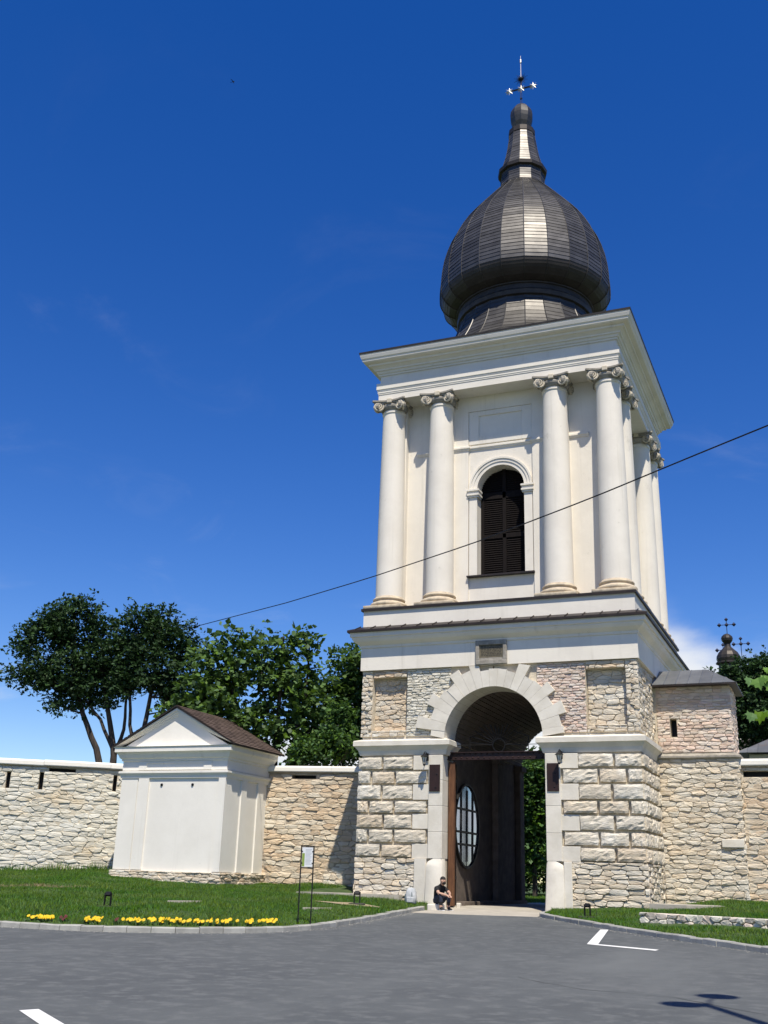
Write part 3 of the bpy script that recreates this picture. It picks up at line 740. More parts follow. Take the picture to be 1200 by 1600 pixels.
# columns
def column_proto():
    c = (2.265, -4.28); z0 = 10.02
    m = MB(); prof = []
    for i in range(13):
        t = i/12; prof.append((.520-.075*t**1.7, 10.50+t*(18.02-10.50)))
    prof.append((.475, 18.05)); prof.append((.475, 18.11)); prof.append((.445, 18.14)); prof.append((.445, 18.30))
    m.lathe(prof, 40, c); sh = m.build('column', PLASTER, T, loc=(c[0], c[1], z0)); smooth_by_angle(sh, 40)
    m = MB(); m.box(c[0]-.74, c[0]+.74, c[1]-.74, c[1]+.74, 10.0, 10.11, .01)
    pr = [(.70, 10.11)]
    for i in range(9): a = -math.pi/2+math.pi*i/8; pr.append((.63+.085*math.cos(a), 10.20+.085*math.sin(a)))
    pr += [(.60, 10.295), (.57, 10.33), (.58, 10.36)]
    for i in range(7): a = -math.pi/2+math.pi*i/6; pr.append((.565+.05*math.cos(a), 10.415+.05*math.sin(a)))
    pr += [(.55, 10.47), (.525, 10.52)]
    m.lathe(pr, 40, c); b = m.build('column_base', BASESTONE, sh, loc=(c[0], c[1], z0)); smooth_by_angle(b, 40)
    # capital: echinus, four-cornered abacus with hollowed sides, paired spiral volutes, fleuron
    m = MB(); m.lathe([(.44, 18.16), (.50, 18.20), (.56, 18.29), (.57, 18.36), (.50, 18.44), (.46, 18.50)], 32, c)
    ab = []
    for k in range(4):
        a = math.pi/2*k
        for t in (-1, -.93, -.6, -.3, 0, .3, .6, .93):
            q = .70 if abs(t) > .9 else .56+.10*t*t/.36*.6
            x, y = t*.70 if abs(t) < 1 else t*.66, -q
            if t == -1: x, y = -.66, -.70
            ab.append((c[0]+x*math.cos(a)-y*math.sin(a), c[1]+x*math.sin(a)+y*math.cos(a)))
    m.prism(ab, 18.50, 18.565, 'z'); 
    cc = Vector((c[0], c[1], 0)); ab2 = [((p[0]-c[0])*.93+c[0], (p[1]-c[1])*.93+c[1]) for p in ab]
    m.prism(ab2, 18.44, 18.50, 'z')
    for k in range(4):
        Rk = Matrix.Rotation(k*math.pi/2, 4, 'Z')
        q = MB(); q.box(-.10, .10, -.62, -.44, 18.42, 18.60, .02, mi=1)
        for sx in (-1, 1):
            ctr = Vector((sx*.47, -.53, 18.31)); tw = Matrix.Rotation(-sx*math.radians(22), 3, 'Z')
            pts = []; rad = []
            for i in range(34):
                th = i/33*2*math.pi*2.35; r_ = .215*(1-i/33*.88); pts.append(ctr+tw @ Vector((-sx*math.sin(th)*r_, -.03-.05*i/33, math.cos(th)*r_))); rad.append(.042*(1-.5*i/33))
            q.tube(pts, rad, 6, mi=1)
            # disc behind the coil and the roll running back to the neighbour face
            ring = [ctr+tw @ Vector((math.cos(a)*.185, 0.0, math.sin(a)*.185)) for a in [2*math.pi*j/14 for j in range(14)]]
            ring2 = [p+tw @ Vector((-sx*.03, .16, 0)) for p in ring]
            q.add(ring+ring2, [tuple(range(14)), tuple(range(27, 13, -1))]+[(j, 14+j, 14+(j+1) % 14, (j+1) % 14) for j in range(14)])
            q.tube([ctr+tw @ Vector((0, .0, .19)), Vector((sx*.24, -.50, 18.47)), Vector((0, -.49, 18.46))], .035, 6, mi=1)
        q.xf(Matrix.Translation((c[0], c[1], 0)) @ Rk); k0_ = len(m.v); m.v += q.v; m.f += [tuple(i_+k0_ for i_ in f_) for f_ in q.f]; m.mi += q.mi
    m.build('capital', [CAPSTONE, VOLUTE], sh, loc=(c[0], c[1], z0))
    return sh
pc = column_proto()
spots = [(-4.29, -4.28), (-2.265, -4.28), (4.29, -4.28), (4.28, -2.265), (4.28, 2.265), (4.28, 4.29), (-4.28, 4.29), (-4.28, 2.265), (-4.28, -2.265), (-2.265, 4.28), (2.265, 4.28)]
for (x, y) in spots: copy_tree(pc, T, loc=(x-0, y+5, 10.02))
# responds behind the columns
m = MB()
for (x, y) in [(2.265, -4.28)]+spots:
    if abs(y) > 4.2 and abs(x) < 4: m.box(x-.42, x+.42, min(math.copysign(4.06, y), math.copysign(3.74, y)), max(math.copysign(4.1, y), math.copysign(3.74, y)), 9.97, 18.55)
    elif abs(x) > 4.2 and abs(y) < 4: m.box(min(math.copysign(4.1, x), math.copysign(3.74, x)), max(math.copysign(4.1, x), math.copysign(3.74, x)), y-.42, y+.42, 9.97, 18.55)
    else: m.box(min(math.copysign(3.8, x), math.copysign(4.1, x)), max(math.copysign(3.8, x), math.copysign(4.1, x)), min(math.copysign(3.8, y), math.copysign(4.1, y)), max(math.copysign(3.8, y), math.copysign(4.1, y)), 9.97, 18.55)
m.build('respond', PLASTER, T)
# entablature
m = MB(); sq(m, 4.3, [(.485, 18.57), (.485, 18.84), (.505, 18.85), (.505, 18.90), (.52, 18.91), (.52, 18.99), (.535, 19.0), (.535, 19.05), (.56, 19.06), (.56, 19.32), (.44, 19.34), (-.9, 19.35), (-.9, 18.57)])
m.build('architrave', PLASTER, T)
m = MB(); sq(m, 4.3, [(.44, 19.33), (.44, 19.66), (.50, 19.68), (.50, 19.74), (.55, 19.76), (.58, 19.84), (.64, 19.86), (.64, 19.92), (.74, 20.0), (.82, 20.02), (.82, 20.10), (.98, 20.14), (1.02, 20.18), (1.02, 20.25), (1.06, 20.28), (1.10, 20.40), (1.11, 20.47), (-.9, 20.48), (-.9, 19.34)])
m.build('entablature_cornice', PLASTER, T)
m = MB(); m.sweep([(-4.3, -4.3), (4.3, -4.3), (4.3, 4.3), (-4.3, 4.3)], [(1.10, 20.475), (1.125, 20.465), (1.135, 20.55), (1.11, 20.565), (-.2, 21.05), (-4.2, 21.25), (-4.2, 20.5)], closed=True)
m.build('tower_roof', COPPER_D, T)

# --- dome
NG = 24; A0 = math.radians(-90+7.5-14.6+7.5)
D = empty('dome', (0, 0, 20.9)); D.parent = T; D.location = Vector((0, 0, 20.9))-org(T)
up_prof = [(3.72, 24.80), (3.735, 25.0), (3.735, 25.3), (3.72, 25.6), (3.68, 26.0), (3.595, 26.5), (3.46, 27.0), (3.28, 27.5), (3.03, 28.0), (2.73, 28.5), (2.36, 29.0), (1.96, 29.5), (1.55, 30.0), (1.24, 30.36), (1.04, 30.58)]
def resample(prof, n):
    P = np.array(prof); d = np.concatenate([[0], np.cumsum(np.hypot(*np.diff(P, axis=0).T))]); q = np.linspace(0, d[-1], n)
    # smooth interpolation (Catmull-like through cubic of d)
    return np.stack([np.interp(q, d, P[:, 0]), np.interp(q, d, P[:, 1])], 1)
def gore(prof, n, i, N_, lap, name, material, parent, a0=0.0, seam=.021, bow=0.0, zmid=None):
    """one sheet-metal gore: lapped courses and a standing seam on its left edge"""
    R = resample(prof, n+1); m = MB(); b0, b1 = a0+2*math.pi*i/N_, a0+2*math.pi*(i+1)/N_
    for k in range(n):
        (r0, z0), (r1, z1) = R[k], R[k+1]; t = np.array([r1-r0, z1-z0]); t /= np.linalg.norm(t); nn = np.array([t[1], -t[0]])
        q0 = (r0+nn[0]*lap, z0+nn[1]*lap); jit = random.uniform(-.004, .004)
        v = []
        for (r_, z_) in ((r0-.01*nn[0], z0-.01*nn[1]), (q0[0]+jit, q0[1]), (r1+jit*.5, z1)):
            for a in (b0, b1): v.append((r_*math.cos(a), r_*math.sin(a), z_))
        m.add(v, [(0, 1, 3, 2), (2, 3, 5, 4)])
    pts = [((r_+.01)*math.cos(b0), (r_+.01)*math.sin(b0), z_) for r_, z_ in R]
    m.tube(pts, seam, 4)
    (r0, z0), (r1, z1) = R[n//2], R[n//2+1]
    a = (b0+b1)/2
    return m.build(name, material, parent, loc=(r0*math.cos(a), r0*math.sin(a), z0))
for i in range(NG):
    gore(up_prof, 38, i, NG, .016, 'gore', COPPER, D, A0)
    gore([(2.93, 24.06), (3.10, 24.10), (3.32, 24.20), (3.52, 24.38), (3.66, 24.58), (3.72, 24.80)], 8, i, NG, .006, 'soffit_gore', COPPER_D, D, A0)  # underside in darker bronze, its shade put into the colour
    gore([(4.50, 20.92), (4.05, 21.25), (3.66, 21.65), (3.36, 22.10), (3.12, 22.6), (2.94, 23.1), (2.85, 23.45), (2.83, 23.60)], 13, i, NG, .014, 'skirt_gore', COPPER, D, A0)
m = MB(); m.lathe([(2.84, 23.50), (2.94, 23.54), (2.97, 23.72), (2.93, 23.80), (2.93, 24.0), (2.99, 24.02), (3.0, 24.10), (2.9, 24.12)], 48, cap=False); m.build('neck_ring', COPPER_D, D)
S = empty('spire', (0, 0, 30.6)); S.parent = T; S.location = Vector((0, 0, 30.6))-org(T)
NS = 12; AS = math.radians(-90-22)
for i in range(NS):
    gore([(1.04, 30.58), (1.00, 30.8), (1.0, 31.38)], 6, i, NS, .010, 'drum_panel', COPPER, S, AS, .010)
    gore([(.98, 31.66), (.90, 31.95), (.80, 32.3), (.71, 32.75), (.645, 33.2), (.59, 33.62)], 12, i, NS, .008, 'cone_panel', COPPER, S, AS, .009)
m = MB(); m.lathe([(1.08, 30.48), (1.09, 30.6), (1.04, 30.64), (1.0, 30.64)], NS, a0=AS, cap=False); m.build('spire_ring', COPPER_D, S); m = MB()
m.lathe([(1.0, 31.36), (1.12, 31.40), (1.14, 31.56), (1.07, 31.62), (.96, 31.70)], NS, a0=AS, cap=False); m.build('spire_ring', COPPER_D, S); m = MB()
m.lathe([(.57, 33.58), (.62, 33.62), (.62, 33.86), (.55, 33.92), (.40, 34.0)], NS, a0=AS, cap=False); m.build('spire_ring', COPPER_D, S)
m = MB(); m.lathe([(.36, 33.96), (.40, 34.10), (.47, 34.28), (.53, 34.55), (.545, 34.75), (.52, 34.95), (.43, 35.15), (.30, 35.32), (.12, 35.42)], 10, a0=AS); m.build('ball', COPPER, S)
# cross finial
F = empty('cross_finial', (0, 0, 35.4)); F.parent = T; F.location = Vector((0, 0, 35.4))-org(T)
m = MB()
for x in (-.035, .035): m.tube([(x, 0, 35.3), (x, 0, 37.1)], .014, 6)
m.tube([(-.62, 0, 36.42), (.62, 0, 36.42)], .03, 6); m.tube([(-.62, 0, 36.36), (.62, 0, 36.36)], .012, 6)
m.box(-.05, .05, -.03, .03, 35.8, 35.86)
m.build('cross', IRON, F)
def rosette(c, r0, mt, n=8):
    m = MB(); c = Vector(c)
    for s_ in (-1, 1):
        for i in range(n):
            a = 2*math.pi*i/n; b = a+math.pi/n; d = a-math.pi/n
            P = [c+Vector((0, -.05*s_, 0)), c+Vector((math.cos(d)*r0*.5, 0, math.sin(d)*r0*.5)), c+Vector((math.cos(a)*r0, 0, math.sin(a)*r0)), c+Vector((math.cos(b)*r0*.5, 0, math.sin(b)*r0*.5))]
            m.add(P, [(0, 1, 2, 3)])
    return m.build('rosette', mt, F, loc=c)
for x in (-.58, 0, .58): rosette((x, 0, 36.40), .23, CHROME)
m = MB(); c = Vector((0, 0, 36.98))
for i in range(20):
    a = 2*math.pi*i/20; L = .36 if i % 2 else .26; m.tube([c+Vector((math.cos(a)*.06, 0, math.sin(a)*.06)), c+Vector((math.cos(a)*L, 0, math.sin(a)*L))], [.022, .006], 4)
m.lathe([(.02, 36.88), (.1, 36.93), (.12, 36.98), (.1, 37.03), (.02, 37.08)], 10); m.build('sunburst', IRON, F)
m = MB(); m.tube([(0, 0, 37.05), (0, 0, 38.35)], [.022, .014], 6); m.lathe([(.02, 37.9), (.05, 37.94), (.05, 38.12), (.02, 38.16)], 8); m.build('lightning_rod', CHROME, F)
# ------------------------------------------------------------------ gate furniture (parts of the tower)
UPZ = Vector((0, 0, 1))
def fbox(m, O, U, N, u0, u1, n0, n1, z0, z1, mi=0):
    O = Vector(O); c = O+U*((u0+u1)/2)+N*((n0+n1)/2)+UPZ*((z0+z1)/2); m.obox(c, (U, N, UPZ), ((u1-u0)/2, (n1-n0)/2, (z1-z0)/2), mi)
# steel beam with rivets
m = MB(); m.box(-1.80, 1.80, -4.52, -4.40, 4.47, 4.74); m.box(-1.80, 1.80, -4.58, -4.521, 4.47, 4.50); m.box(-1.80, 1.80, -4.58, -4.521, 4.71, 4.74)
beam = m.build('gate_beam', STEEL_B, T)
for row_ in (4.54, 4.67):
    for k in range(17):
        x = -1.7+k*.205+(0 if row_ < 4.6 else .1)
        if x > 1.78: continue
        m = MB(); m.lathe([(.032, -.0), (.030, .012), (.018, .026), (.004, .030)], 8); m.xf(Matrix.Translation((x, -4.521, row_)) @ Matrix.Rotation(math.pi/2, 4, 'X')); m.build('rivet', STEEL_B, beam, loc=(x, -4.52, row_))
# fan grille of sun rays above the beam
m = MB(); c0 = Vector((0, -4.30, 4.98))
for k in range(15):
    a = math.pi*(k+.5)/15; L = min(1.5/max(.05, abs(math.cos(a))), .62+.45*abs(math.cos(a))); m.tube([c0+Vector((math.cos(a)*.22, 0, math.sin(a)*.22)), c0+Vector((math.cos(a)*L, 0, math.sin(a)*L))], .013, 5)
m.tube([c0+Vector((math.cos(2*math.pi*i/16)*.22, 0, math.sin(2*math.pi*i/16)*.22)) for i in range(17)], .016, 5)
for sx in (-1, 1):
    m.tube([(sx*1.05, -4.30, 4.74), (sx*1.05, -4.30, 5.28)], .014, 5); m.tube([(sx*1.72, -4.30, 5.0), (sx*.22, -4.30, 5.0)], .012, 5); m.tube([(sx*1.05, -4.30, 5.28), (sx*.55, -4.30, 5.45)], .012, 5)
m.build('fan_grille', IRON, T)
# open wooden gate leaf seen edge-on against the left jamb
G = MB(); G.box(-1.76, -1.54, -4.52, -4.38, -.30, 4.40, .01); leaf = G.build('gate_leaf', WOOD, T)
for k in range(3):
    m = MB(); m.box(-1.74, -1.66, -4.37+k*.15, -4.375+(k+1)*.15, -.28, 4.38, .006); m.build('plank', WOOD_D, leaf)
for z in (.6, 2.2, 3.8):
    m = MB(); m.box(-1.655, -1.635, -4.34, -3.95, z-.05, z+.05); m.build('strap_hinge', IRON, leaf)
m = MB(); m.box(-1.50, -1.36, -4.40, -4.22, -.40, -.20, .03); m.build('door_stop', ASHLAR, T)
# glazed oval door leaf standing open inside the passage (left side)
GF = mat('window glass', (.42, .46, .52), .06, 0.0, spec=.8)
GF.node_tree.nodes['Principled BSDF'].inputs['Metallic'].default_value = .85
m = MB(); fr = []
def oval(t):   # outline (y, z) of the oval light
    return (-2.58+1.30*math.cos(t), 2.37+1.40*math.sin(t))
n = 36
inner = [oval(2*math.pi*i/n) for i in range(n)]; outer = [(-2.58+1.37*math.cos(2*math.pi*i/n), 2.37+1.47*math.sin(2*math.pi*i/n)) for i in range(n)]
for x0, x1 in ((-1.78, -1.68),):
    v = [(x1, *p) for p in inner]+[(x1, *p) for p in outer]+[(x0, *p) for p in inner]+[(x0, *p) for p in outer]
    m.add(v, [(i, (i+1) % n, n+(i+1) % n, n+i) for i in range(n)]+[(i, 2*n+i, 2*n+(i+1) % n, (i+1) % n) for i in range(n)]+[(n+i, n+(i+1) % n, 3*n+(i+1) % n, 3*n+i) for i in range(n)])
ow = m.build('oval_window', IRON, T)
cols = [-3.88, -3.23, -2.58, -1.93, -1.28]; rws = [.97, 1.72, 2.14, 2.92, 3.77]
for i in range(4):
    for j in range(4):
        y0, y1, z0, z1 = cols[i]+.04, cols[i+1]-.04, rws[j]+.04, rws[j+1]-.04
        poly = [(y0, z0), (y1, z0), (y1, z1), (y0, z1)]
        for k in range(n):        # keep the part of the pane inside the oval
            a = inner[k]; b = inner[(k+1) % n]; nx, ny = b[1]-a[1], -(b[0]-a[0]); poly = clip_half(poly, nx, ny, nx*a[0]+ny*a[1])
            if len(poly) < 3: break
        if len(poly) >= 3 and area(poly) > .02:
            p = MB(); p.prism(poly, -1.745, -1.735, 'x'); p.build('pane', GF, ow)
m = MB()
for y in cols[1:-1]: m.box(-1.75, -1.70, y-.035, y+.035, 1.15, 3.6)
for z in rws[1:-1]: m.box(-1.752, -1.702, -3.72, -1.44, z-.035, z+.035)
m.build('glazing_bars', IRON, ow)

def wall_plate(x0, x1, label):
    r = empty('wall_plate', (x0, -5.05, 3.3), label, 'plaque', 'dark plates on the gate jambs')
    m = MB(); m.box(x0, x1, -5.075, -5.045, 3.37, 4.27, .006); m.build('plate', STEEL_B, r)
    for x, z in (((x0+x1)/2+.05, 3.50), ((x0+x1)/2+.08, 3.95)):
        m = MB(); m.lathe([(.025, 0), (.022, .012), (.008, .018)], 8); m.xf(Matrix.Translation((x, -5.075, z)) @ Matrix.Rotation(math.pi/2, 4, 'X')); m.build('bolt', IRON, r)
    return r
wall_plate(-2.27, -1.88, 'dark brown metal plate on the left jamb of the archway')
wall_plate(1.87, 2.27, 'dark brown metal plate on the right jamb of the archway')
LAMPG = mat('lantern glass', (.62, .60, .52), .25, spec=.6)
def lantern(x, label):
    r = empty('wall_lantern', (x, -5.05, 4.3), label, 'lantern', 'lanterns under the ledge')
    c = (x, -5.34)
    m = MB(); m.box(x-.05, x+.05, -5.07, -5.04, 4.40, 4.66, .01); m.tube([(x, -5.06, 4.60), (x, -5.18, 4.68), (x, -5.30, 4.68), (x, -5.34, 4.63)], .014, 6); m.build('bracket', IRON, r)
    m = MB(); m.lathe([(.035, 4.26), (.095, 4.50), (.095, 4.51)], 6, c); m.build('glass', LAMPG, r)
    m = MB()
    for i in range(6):
        a = 2*math.pi*i/6; m.tube([(c[0]+.04*math.cos(a), c[1]+.04*math.sin(a), 4.25), (c[0]+.10*math.cos(a), c[1]+.10*math.sin(a), 4.51)], .008, 4)
    m.lathe([(.02, 4.20), (.05, 4.23), (.045, 4.26)], 6, c); m.build('cage', IRON, r)
    m = MB(); m.lathe([(.15, 4.505), (.13, 4.53), (.05, 4.60), (.015, 4.66)], 6, c); m.build('cap', IRON, r)
lantern(-2.36, 'black wall lantern beside the left jamb under the stone ledge')
lantern(2.36, 'black wall lantern beside the right jamb under the stone ledge')

# ------------------------------------------------------------------ annex turret right of the gate
A = empty('stair_annex', (6.3, -1.85, 0), 'square stone annex with slit window and grey hipped metal roof beside the tower', 'annex')
YA = -1.86
def cells_box(m, xs, zs, holes, y0, y1):
    for i in range(len(xs)-1):
        for j in range(len(zs)-1):
            cx, cz = (xs[i]+xs[i+1])/2, (zs[j]+zs[j+1])/2
            if any(a < cx < b and c < cz < d for a, b, c, d in holes): continue
            m.box(xs[i], xs[i+1], y0, y1, zs[j], zs[j+1])
m = MB(); m.box(4.6, 7.66, YA+.065, .2, -.7, 4.72); cells_box(m, [4.6, 5.47, 5.70, 7.53], [4.72, 5.47, 6.10, 7.25], [(5.47, 5.70, 5.47, 6.10)], YA+.14, YA+.6)
m.box(4.6, 7.53, YA+.601, .2, 4.721, 7.25); m.build('wall', MORTAR, A)
m = MB(); m.box(5.48, 5.69, YA+.55, YA+.599, 5.48, 6.09); m.build('slit_shade', IRON, A)  # dark plate closing the slit, its colour stands in for the shade inside
rubble(A, 'stone', (5.03, YA+.06, -.35), (1, 0, 0), (0, -1, 0), 2.66, 5.05, .46, .165, LIME, depth=.045, gap=.005, seed=71, limit=300, jit=.26)
rubble(A, 'stone', (7.66, YA+.02, -.35), (0, 1, 0), (1, 0, 0), 2.0, 5.05, .40, .165, LIME, depth=.05, gap=.008, seed=72, limit=0)
rubble(A, 'brick', (5.03, YA+.14, 4.92), (1, 0, 0), (0, -1, 0), 2.52, 2.30, .34, .115, BRICK, depth=.04, gap=.005, seed=73, limit=200, jit=.2, rects=[(.44, .67, .55, 1.18)])
rubble(A, 'brick', (7.53, YA+.10, 4.92), (0, 1, 0), (1, 0, 0), 2.0, 2.30, .34, .115, BRICK, depth=.04, gap=.005, seed=74, limit=60, jit=.2)
m = MB(); m.sweep([(4.95, YA+.06), (7.66, YA+.06), (7.66, .2)], [(.02, 4.66), (.06, 4.70), (.12, 4.74), (.12, 4.80), (-.10, 4.92), (-.2, 4.92), (-.2, 4.66)]); m.build('string_course', CAPSTONE, A)  # dark grey colour also stands in for the shadow band at this ledge
m = MB(); m.box(6.95, 7.66, YA-.055, YA+.02, 1.80, 2.07, .02); m.build('pale_stone', ASHLAR, A)
# hipped roof: separate pans
def pan_quad(parent, pts, mt, thick=.03, name='roof_pan'):
    P = [Vector(p) for p in pts]; nn = (P[1]-P[0]).cross(P[-1]-P[0]).normalized()
    if nn.z < 0: nn = -nn
    m = MB(); k = len(P); m.add([p+nn*thick for p in P]+[p for p in P], [tuple(range(k)), tuple(range(2*k-1, k-1, -1))]+[(i, k+i, k+(i+1) % k, (i+1) % k) for i in range(k)])
    m.tube([P[0]+nn*thick, P[-1]+nn*thick], .018, 4)
    return m.build(name, mt, parent, loc=sum(P, Vector())/k)
ez, rz = 7.22, 7.98; ey = YA-.26; ex = 7.80; ry = -.55; rx = 6.75
edges = np.linspace(4.98, ex, 8)
for i in range(7):
    a, b = edges[i], edges[i+1]
    def top(x): return (x, ry, rz) if x <= rx else (rx+(ex-rx)*0 if False else x, ey+(ry-ey)*(ex-x)/(ex-rx), ez+(rz-ez)*(ex-x)/(ex-rx))
    P = [(a, ey, ez), (b, ey, ez)]
    P += [top(b), (rx, ry, rz), top(a)] if a < rx < b else [top(b), top(a)]
    if (Vector(P[1])-Vector(P[2])).length < .02: P = [P[0], P[1], top(a)]
    pan_quad(A, P, ZINC)
ye = np.linspace(ey, .76, 6)
for i in range(5):
    a, b = ye[i], ye[i+1]
    def topy(y):
        t = (y-ey)/(ry-ey) if y <= ry else max(0, (0.76-y)/(.76-ry)); return (ex-(ex-rx)*t, y, ez+(rz-ez)*t)
    P = [(ex, a, ez), (ex, b, ez), topy(b), topy(a)]
    P = [p for k, p in enumerate(P) if (Vector(p)-Vector(P[k-1])).length > .02]
    pan_quad(A, P, ZINC)
m = MB(); m.box(4.99, ex+.01, ey-.012, ey-.001, ez-.03, ez+.03); m.box(ex+.001, ex+.014, ey-.012, .76, ez-.03, ez+.03); m.add([(4.99, ey, ez-.02), (ex, ey, ez-.02), (ex, .7, ez-.02), (4.99, .7, ez-.02)], [(0, 1, 2, 3)]); m.build('eave', FLASH, A)

# ------------------------------------------------------------------ perimeter walls
def perimeter(A_, B_, z0, z1, label, mt, mortar, seed, slits=(), slots=(), limit=300, sw=.50, sh=.175, coph=.30):
    A_ = Vector((*A_, 0)); B_ = Vector((*B_, 0)); U = (B_-A_).normalized(); N = Vector((U.y, -U.x, 0)); w = (B_-A_).length   # outward = right of travel
    W = empty('perimeter_wall', (A_.x, A_.y, z0), label, 'wall')
    holes = [(u-hw, u+hw, a, b) for u, hw, a, b in slits]+list(slots)
    xs = sorted({0, w, *[h[0] for h in holes], *[h[1] for h in holes]}); zs = sorted({z0, z1, *[h[2] for h in holes], *[h[3] for h in holes]})
    m = MB()
    for i in range(len(xs)-1):
        for j in range(len(zs)-1):
            cx, cz = (xs[i]+xs[i+1])/2, (zs[j]+zs[j+1])/2
            if any(a < cx < b and c < cz < d for a, b, c, d in holes): continue
            fbox(m, A_, U, N, xs[i], xs[i+1], -.5, -.035, zs[j], zs[j+1])
    fbox(m, A_, U, N, 0, w, -.8, -.501, z0, z1); m.build('wall_core', mortar, W)
    for (a, b, c, d) in holes:
        q = MB(); fbox(q, A_, U, N, a+.004, b-.004, -.499, -.40, c+.004, d-.004); q.build('loophole_shade', IRON, W)  # black plate at the back of the hole, painted in for its shade
    rubble(W, 'stone', A_+N*-.05+UPZ*z0, U, N, w, z1-z0, sw, sh, mt, depth=.048, gap=.004, seed=seed, limit=limit, jit=.26,
           rects=[(h[0], h[1], h[2]-z0, h[3]-z0) for h in holes])
    # plastered coping in lengths
    n = max(1, int(w/2.6)); r = random.Random(seed)
    for i in range(n):
        a, b = w*i/n+.004, w*(i+1)/n-.004; dz = r.uniform(-.01, .01)
        pr = [(.10, z1+.05+dz), (.115, z1+.08+dz), (.11, z1+coph*.72+dz), (.06, z1+coph*.92+dz), (-.15, z1+coph+dz), (-.75, z1+coph+dz), (-.85, z1+coph*.8), (-.85, z1+.05)]
        q = MB(); q.sweep([(A_+U*a).to_2d(), (A_+U*b).to_2d()], pr); q.build('coping', PLASTER_W, W, loc=A_+U*((a+b)/2)+UPZ*z1)
    q = MB(); fbox(q, A_, U, N, 0, w, -.7, .03, z1, z1+.048); q.build('coping_bed', MORTAR_D, W)
    return W
perimeter((-10.6, -2.19), (-4.7, -1.02), -.15, 4.34, 'rough beige stone wall with white coping between the pavilion and the tower', LIME_B, MORTAR_D, 81, slots=[(1.4, 2.37, 4.13, 4.27)])
perimeter((-36, -17.4), (-14.6, -2.02), -.5, 4.36, 'long pale stone wall with loopholes left of the white pavilion', LIME_P, MORTAR, 82,
          slits=[(23.94, .075, 3.54, 4.18), (21.05, .085, 3.48, 4.16), (19.78, .08, 3.48, 4.12), (16.5, .08, 3.5, 4.14)], slots=[(21.3, 22.35, 4.20, 4.34)], sw=.50, sh=.175)
perimeter((7.62, -1.62), (22, -1.62), -.5, 4.42, 'stone wall with white coping at the right edge behind the grass', LIME_B, MORTAR, 83, slots=[(.15, 1.6, 4.1, 4.3)])

# low garden retaining wall on the right verge
RW = empty('retaining_wall', (6.0, -11.5, -.5), 'low rough stone retaining wall in the grass at right', 'wall')
A_, B_ = Vector((5.7, -10.95, 0)), Vector((12.6, -15.2, 0)); U = (B_-A_).normalized(); N = Vector((U.y, -U.x, 0))
m = MB(); fbox(m, A_, U, N, 0, (B_-A_).length, -.30, -.06, -.75, -.14); m.build('wall_core', MORTAR_D, RW)
rubble(RW, 'stone', A_+N*-.06+UPZ*-.62, U, N, (B_-A_).length, .50, .34, .22, mat('mixed field stone', (.56, .51, .43), .95, color2=(.44, .40, .33), scale=3, objvar=.35, hue=.03, bump=.6, bscale=12), depth=.07, gap=.006, seed=85, limit=200, jit=.4)
# ------------------------------------------------------------------ white pavilion
PV = empty('pavilion', (-12.5, -5.3, 0), 'small white pavilion with pediment and brown shingle roof on a stone base', 'pavilion')
x0, x1, y0, y1 = -14.85, -10.2, -5.3, -1.9
m = MB(); m.box(x0+.03, x1-.03, y0+.03, y1, -.2, 4.99); m.build('wall', PLASTER_W, PV)
m = MB()       # corner piers and flat pilasters
def pil(xa, xb, ya, yb): m.box(xa, xb, ya, yb, .55, 3.90)
pil(x0, x0+.75, y0-.005, y0+.3); pil(x0+.92, x0+1.02, y0-.004, y0+.2) if False else None
m.build('pilaster', PLASTER_W, PV)
m = MB(); m.box(x0+.80, x0+1.27, y0-.03, y0+.1, .55, 3.90); m.build('pilaster', PLASTER_W, PV)
m = MB(); m.box(x1-.30, x1+.002, y0-.03, y0+.9, .55, 3.90); m.build('pilaster', PLASTER_W, PV)
m = MB(); m.box(x1-.1, x1+.03, y1-1.0, y1-.55, .55, 3.90); m.build('pilaster', PLASTER_W, PV)
m = MB(); m.box(x1-.1, x1+.03, y0+1.15, y0+1.55, .55, 3.90); m.build('pilaster', PLASTER_W, PV)
path = [(x0, y1), (x0, y0), (x1, y0), (x1, y1)]
m = MB(); m.sweep(path, [(-.1, 3.84), (.035, 3.87), (.045, 3.95), (.08, 4.01), (.115, 4.05), (.115, 4.12), (-.1, 4.16)]); m.build('lower_cornice', PLASTER_W, PV)
m = MB(); m.sweep(path, [(-.1, 4.15), (.01, 4.16), (.01, 4.50), (.06, 4.52), (.06, 4.58), (.12, 4.62), (.17, 4.74), (.22, 4.80), (.28, 4.84), (.28, 4.98), (.32, 5.03), (-.1, 5.06)]); m.build('upper_cornice', PLASTER_W, PV)
m = MB()
for (a, b, c, d) in ((-14.1, -10.85, 4.42, 4.47), (-14.1, -10.85, 4.17, 4.21), (-14.1, -13.75, 4.211, 4.419), (-11.2, -10.85, 4.211, 4.419)): m.box(a, b, y0-.04, y0, c, d)
m.build('panel_frame', PLASTER_W, PV)
for x in (-13.02, -11.65):
    q = MB(); q.lathe([(.055, 0), (.05, .03), (.05, .031)], 12); q.xf(Matrix.Translation((x, y0+.028, 3.62)) @ Matrix.Rotation(math.pi/2, 4, 'X')); q.build('vent_shade', IRON, PV)  # solid black disc on the wall, the hole's darkness put into colour
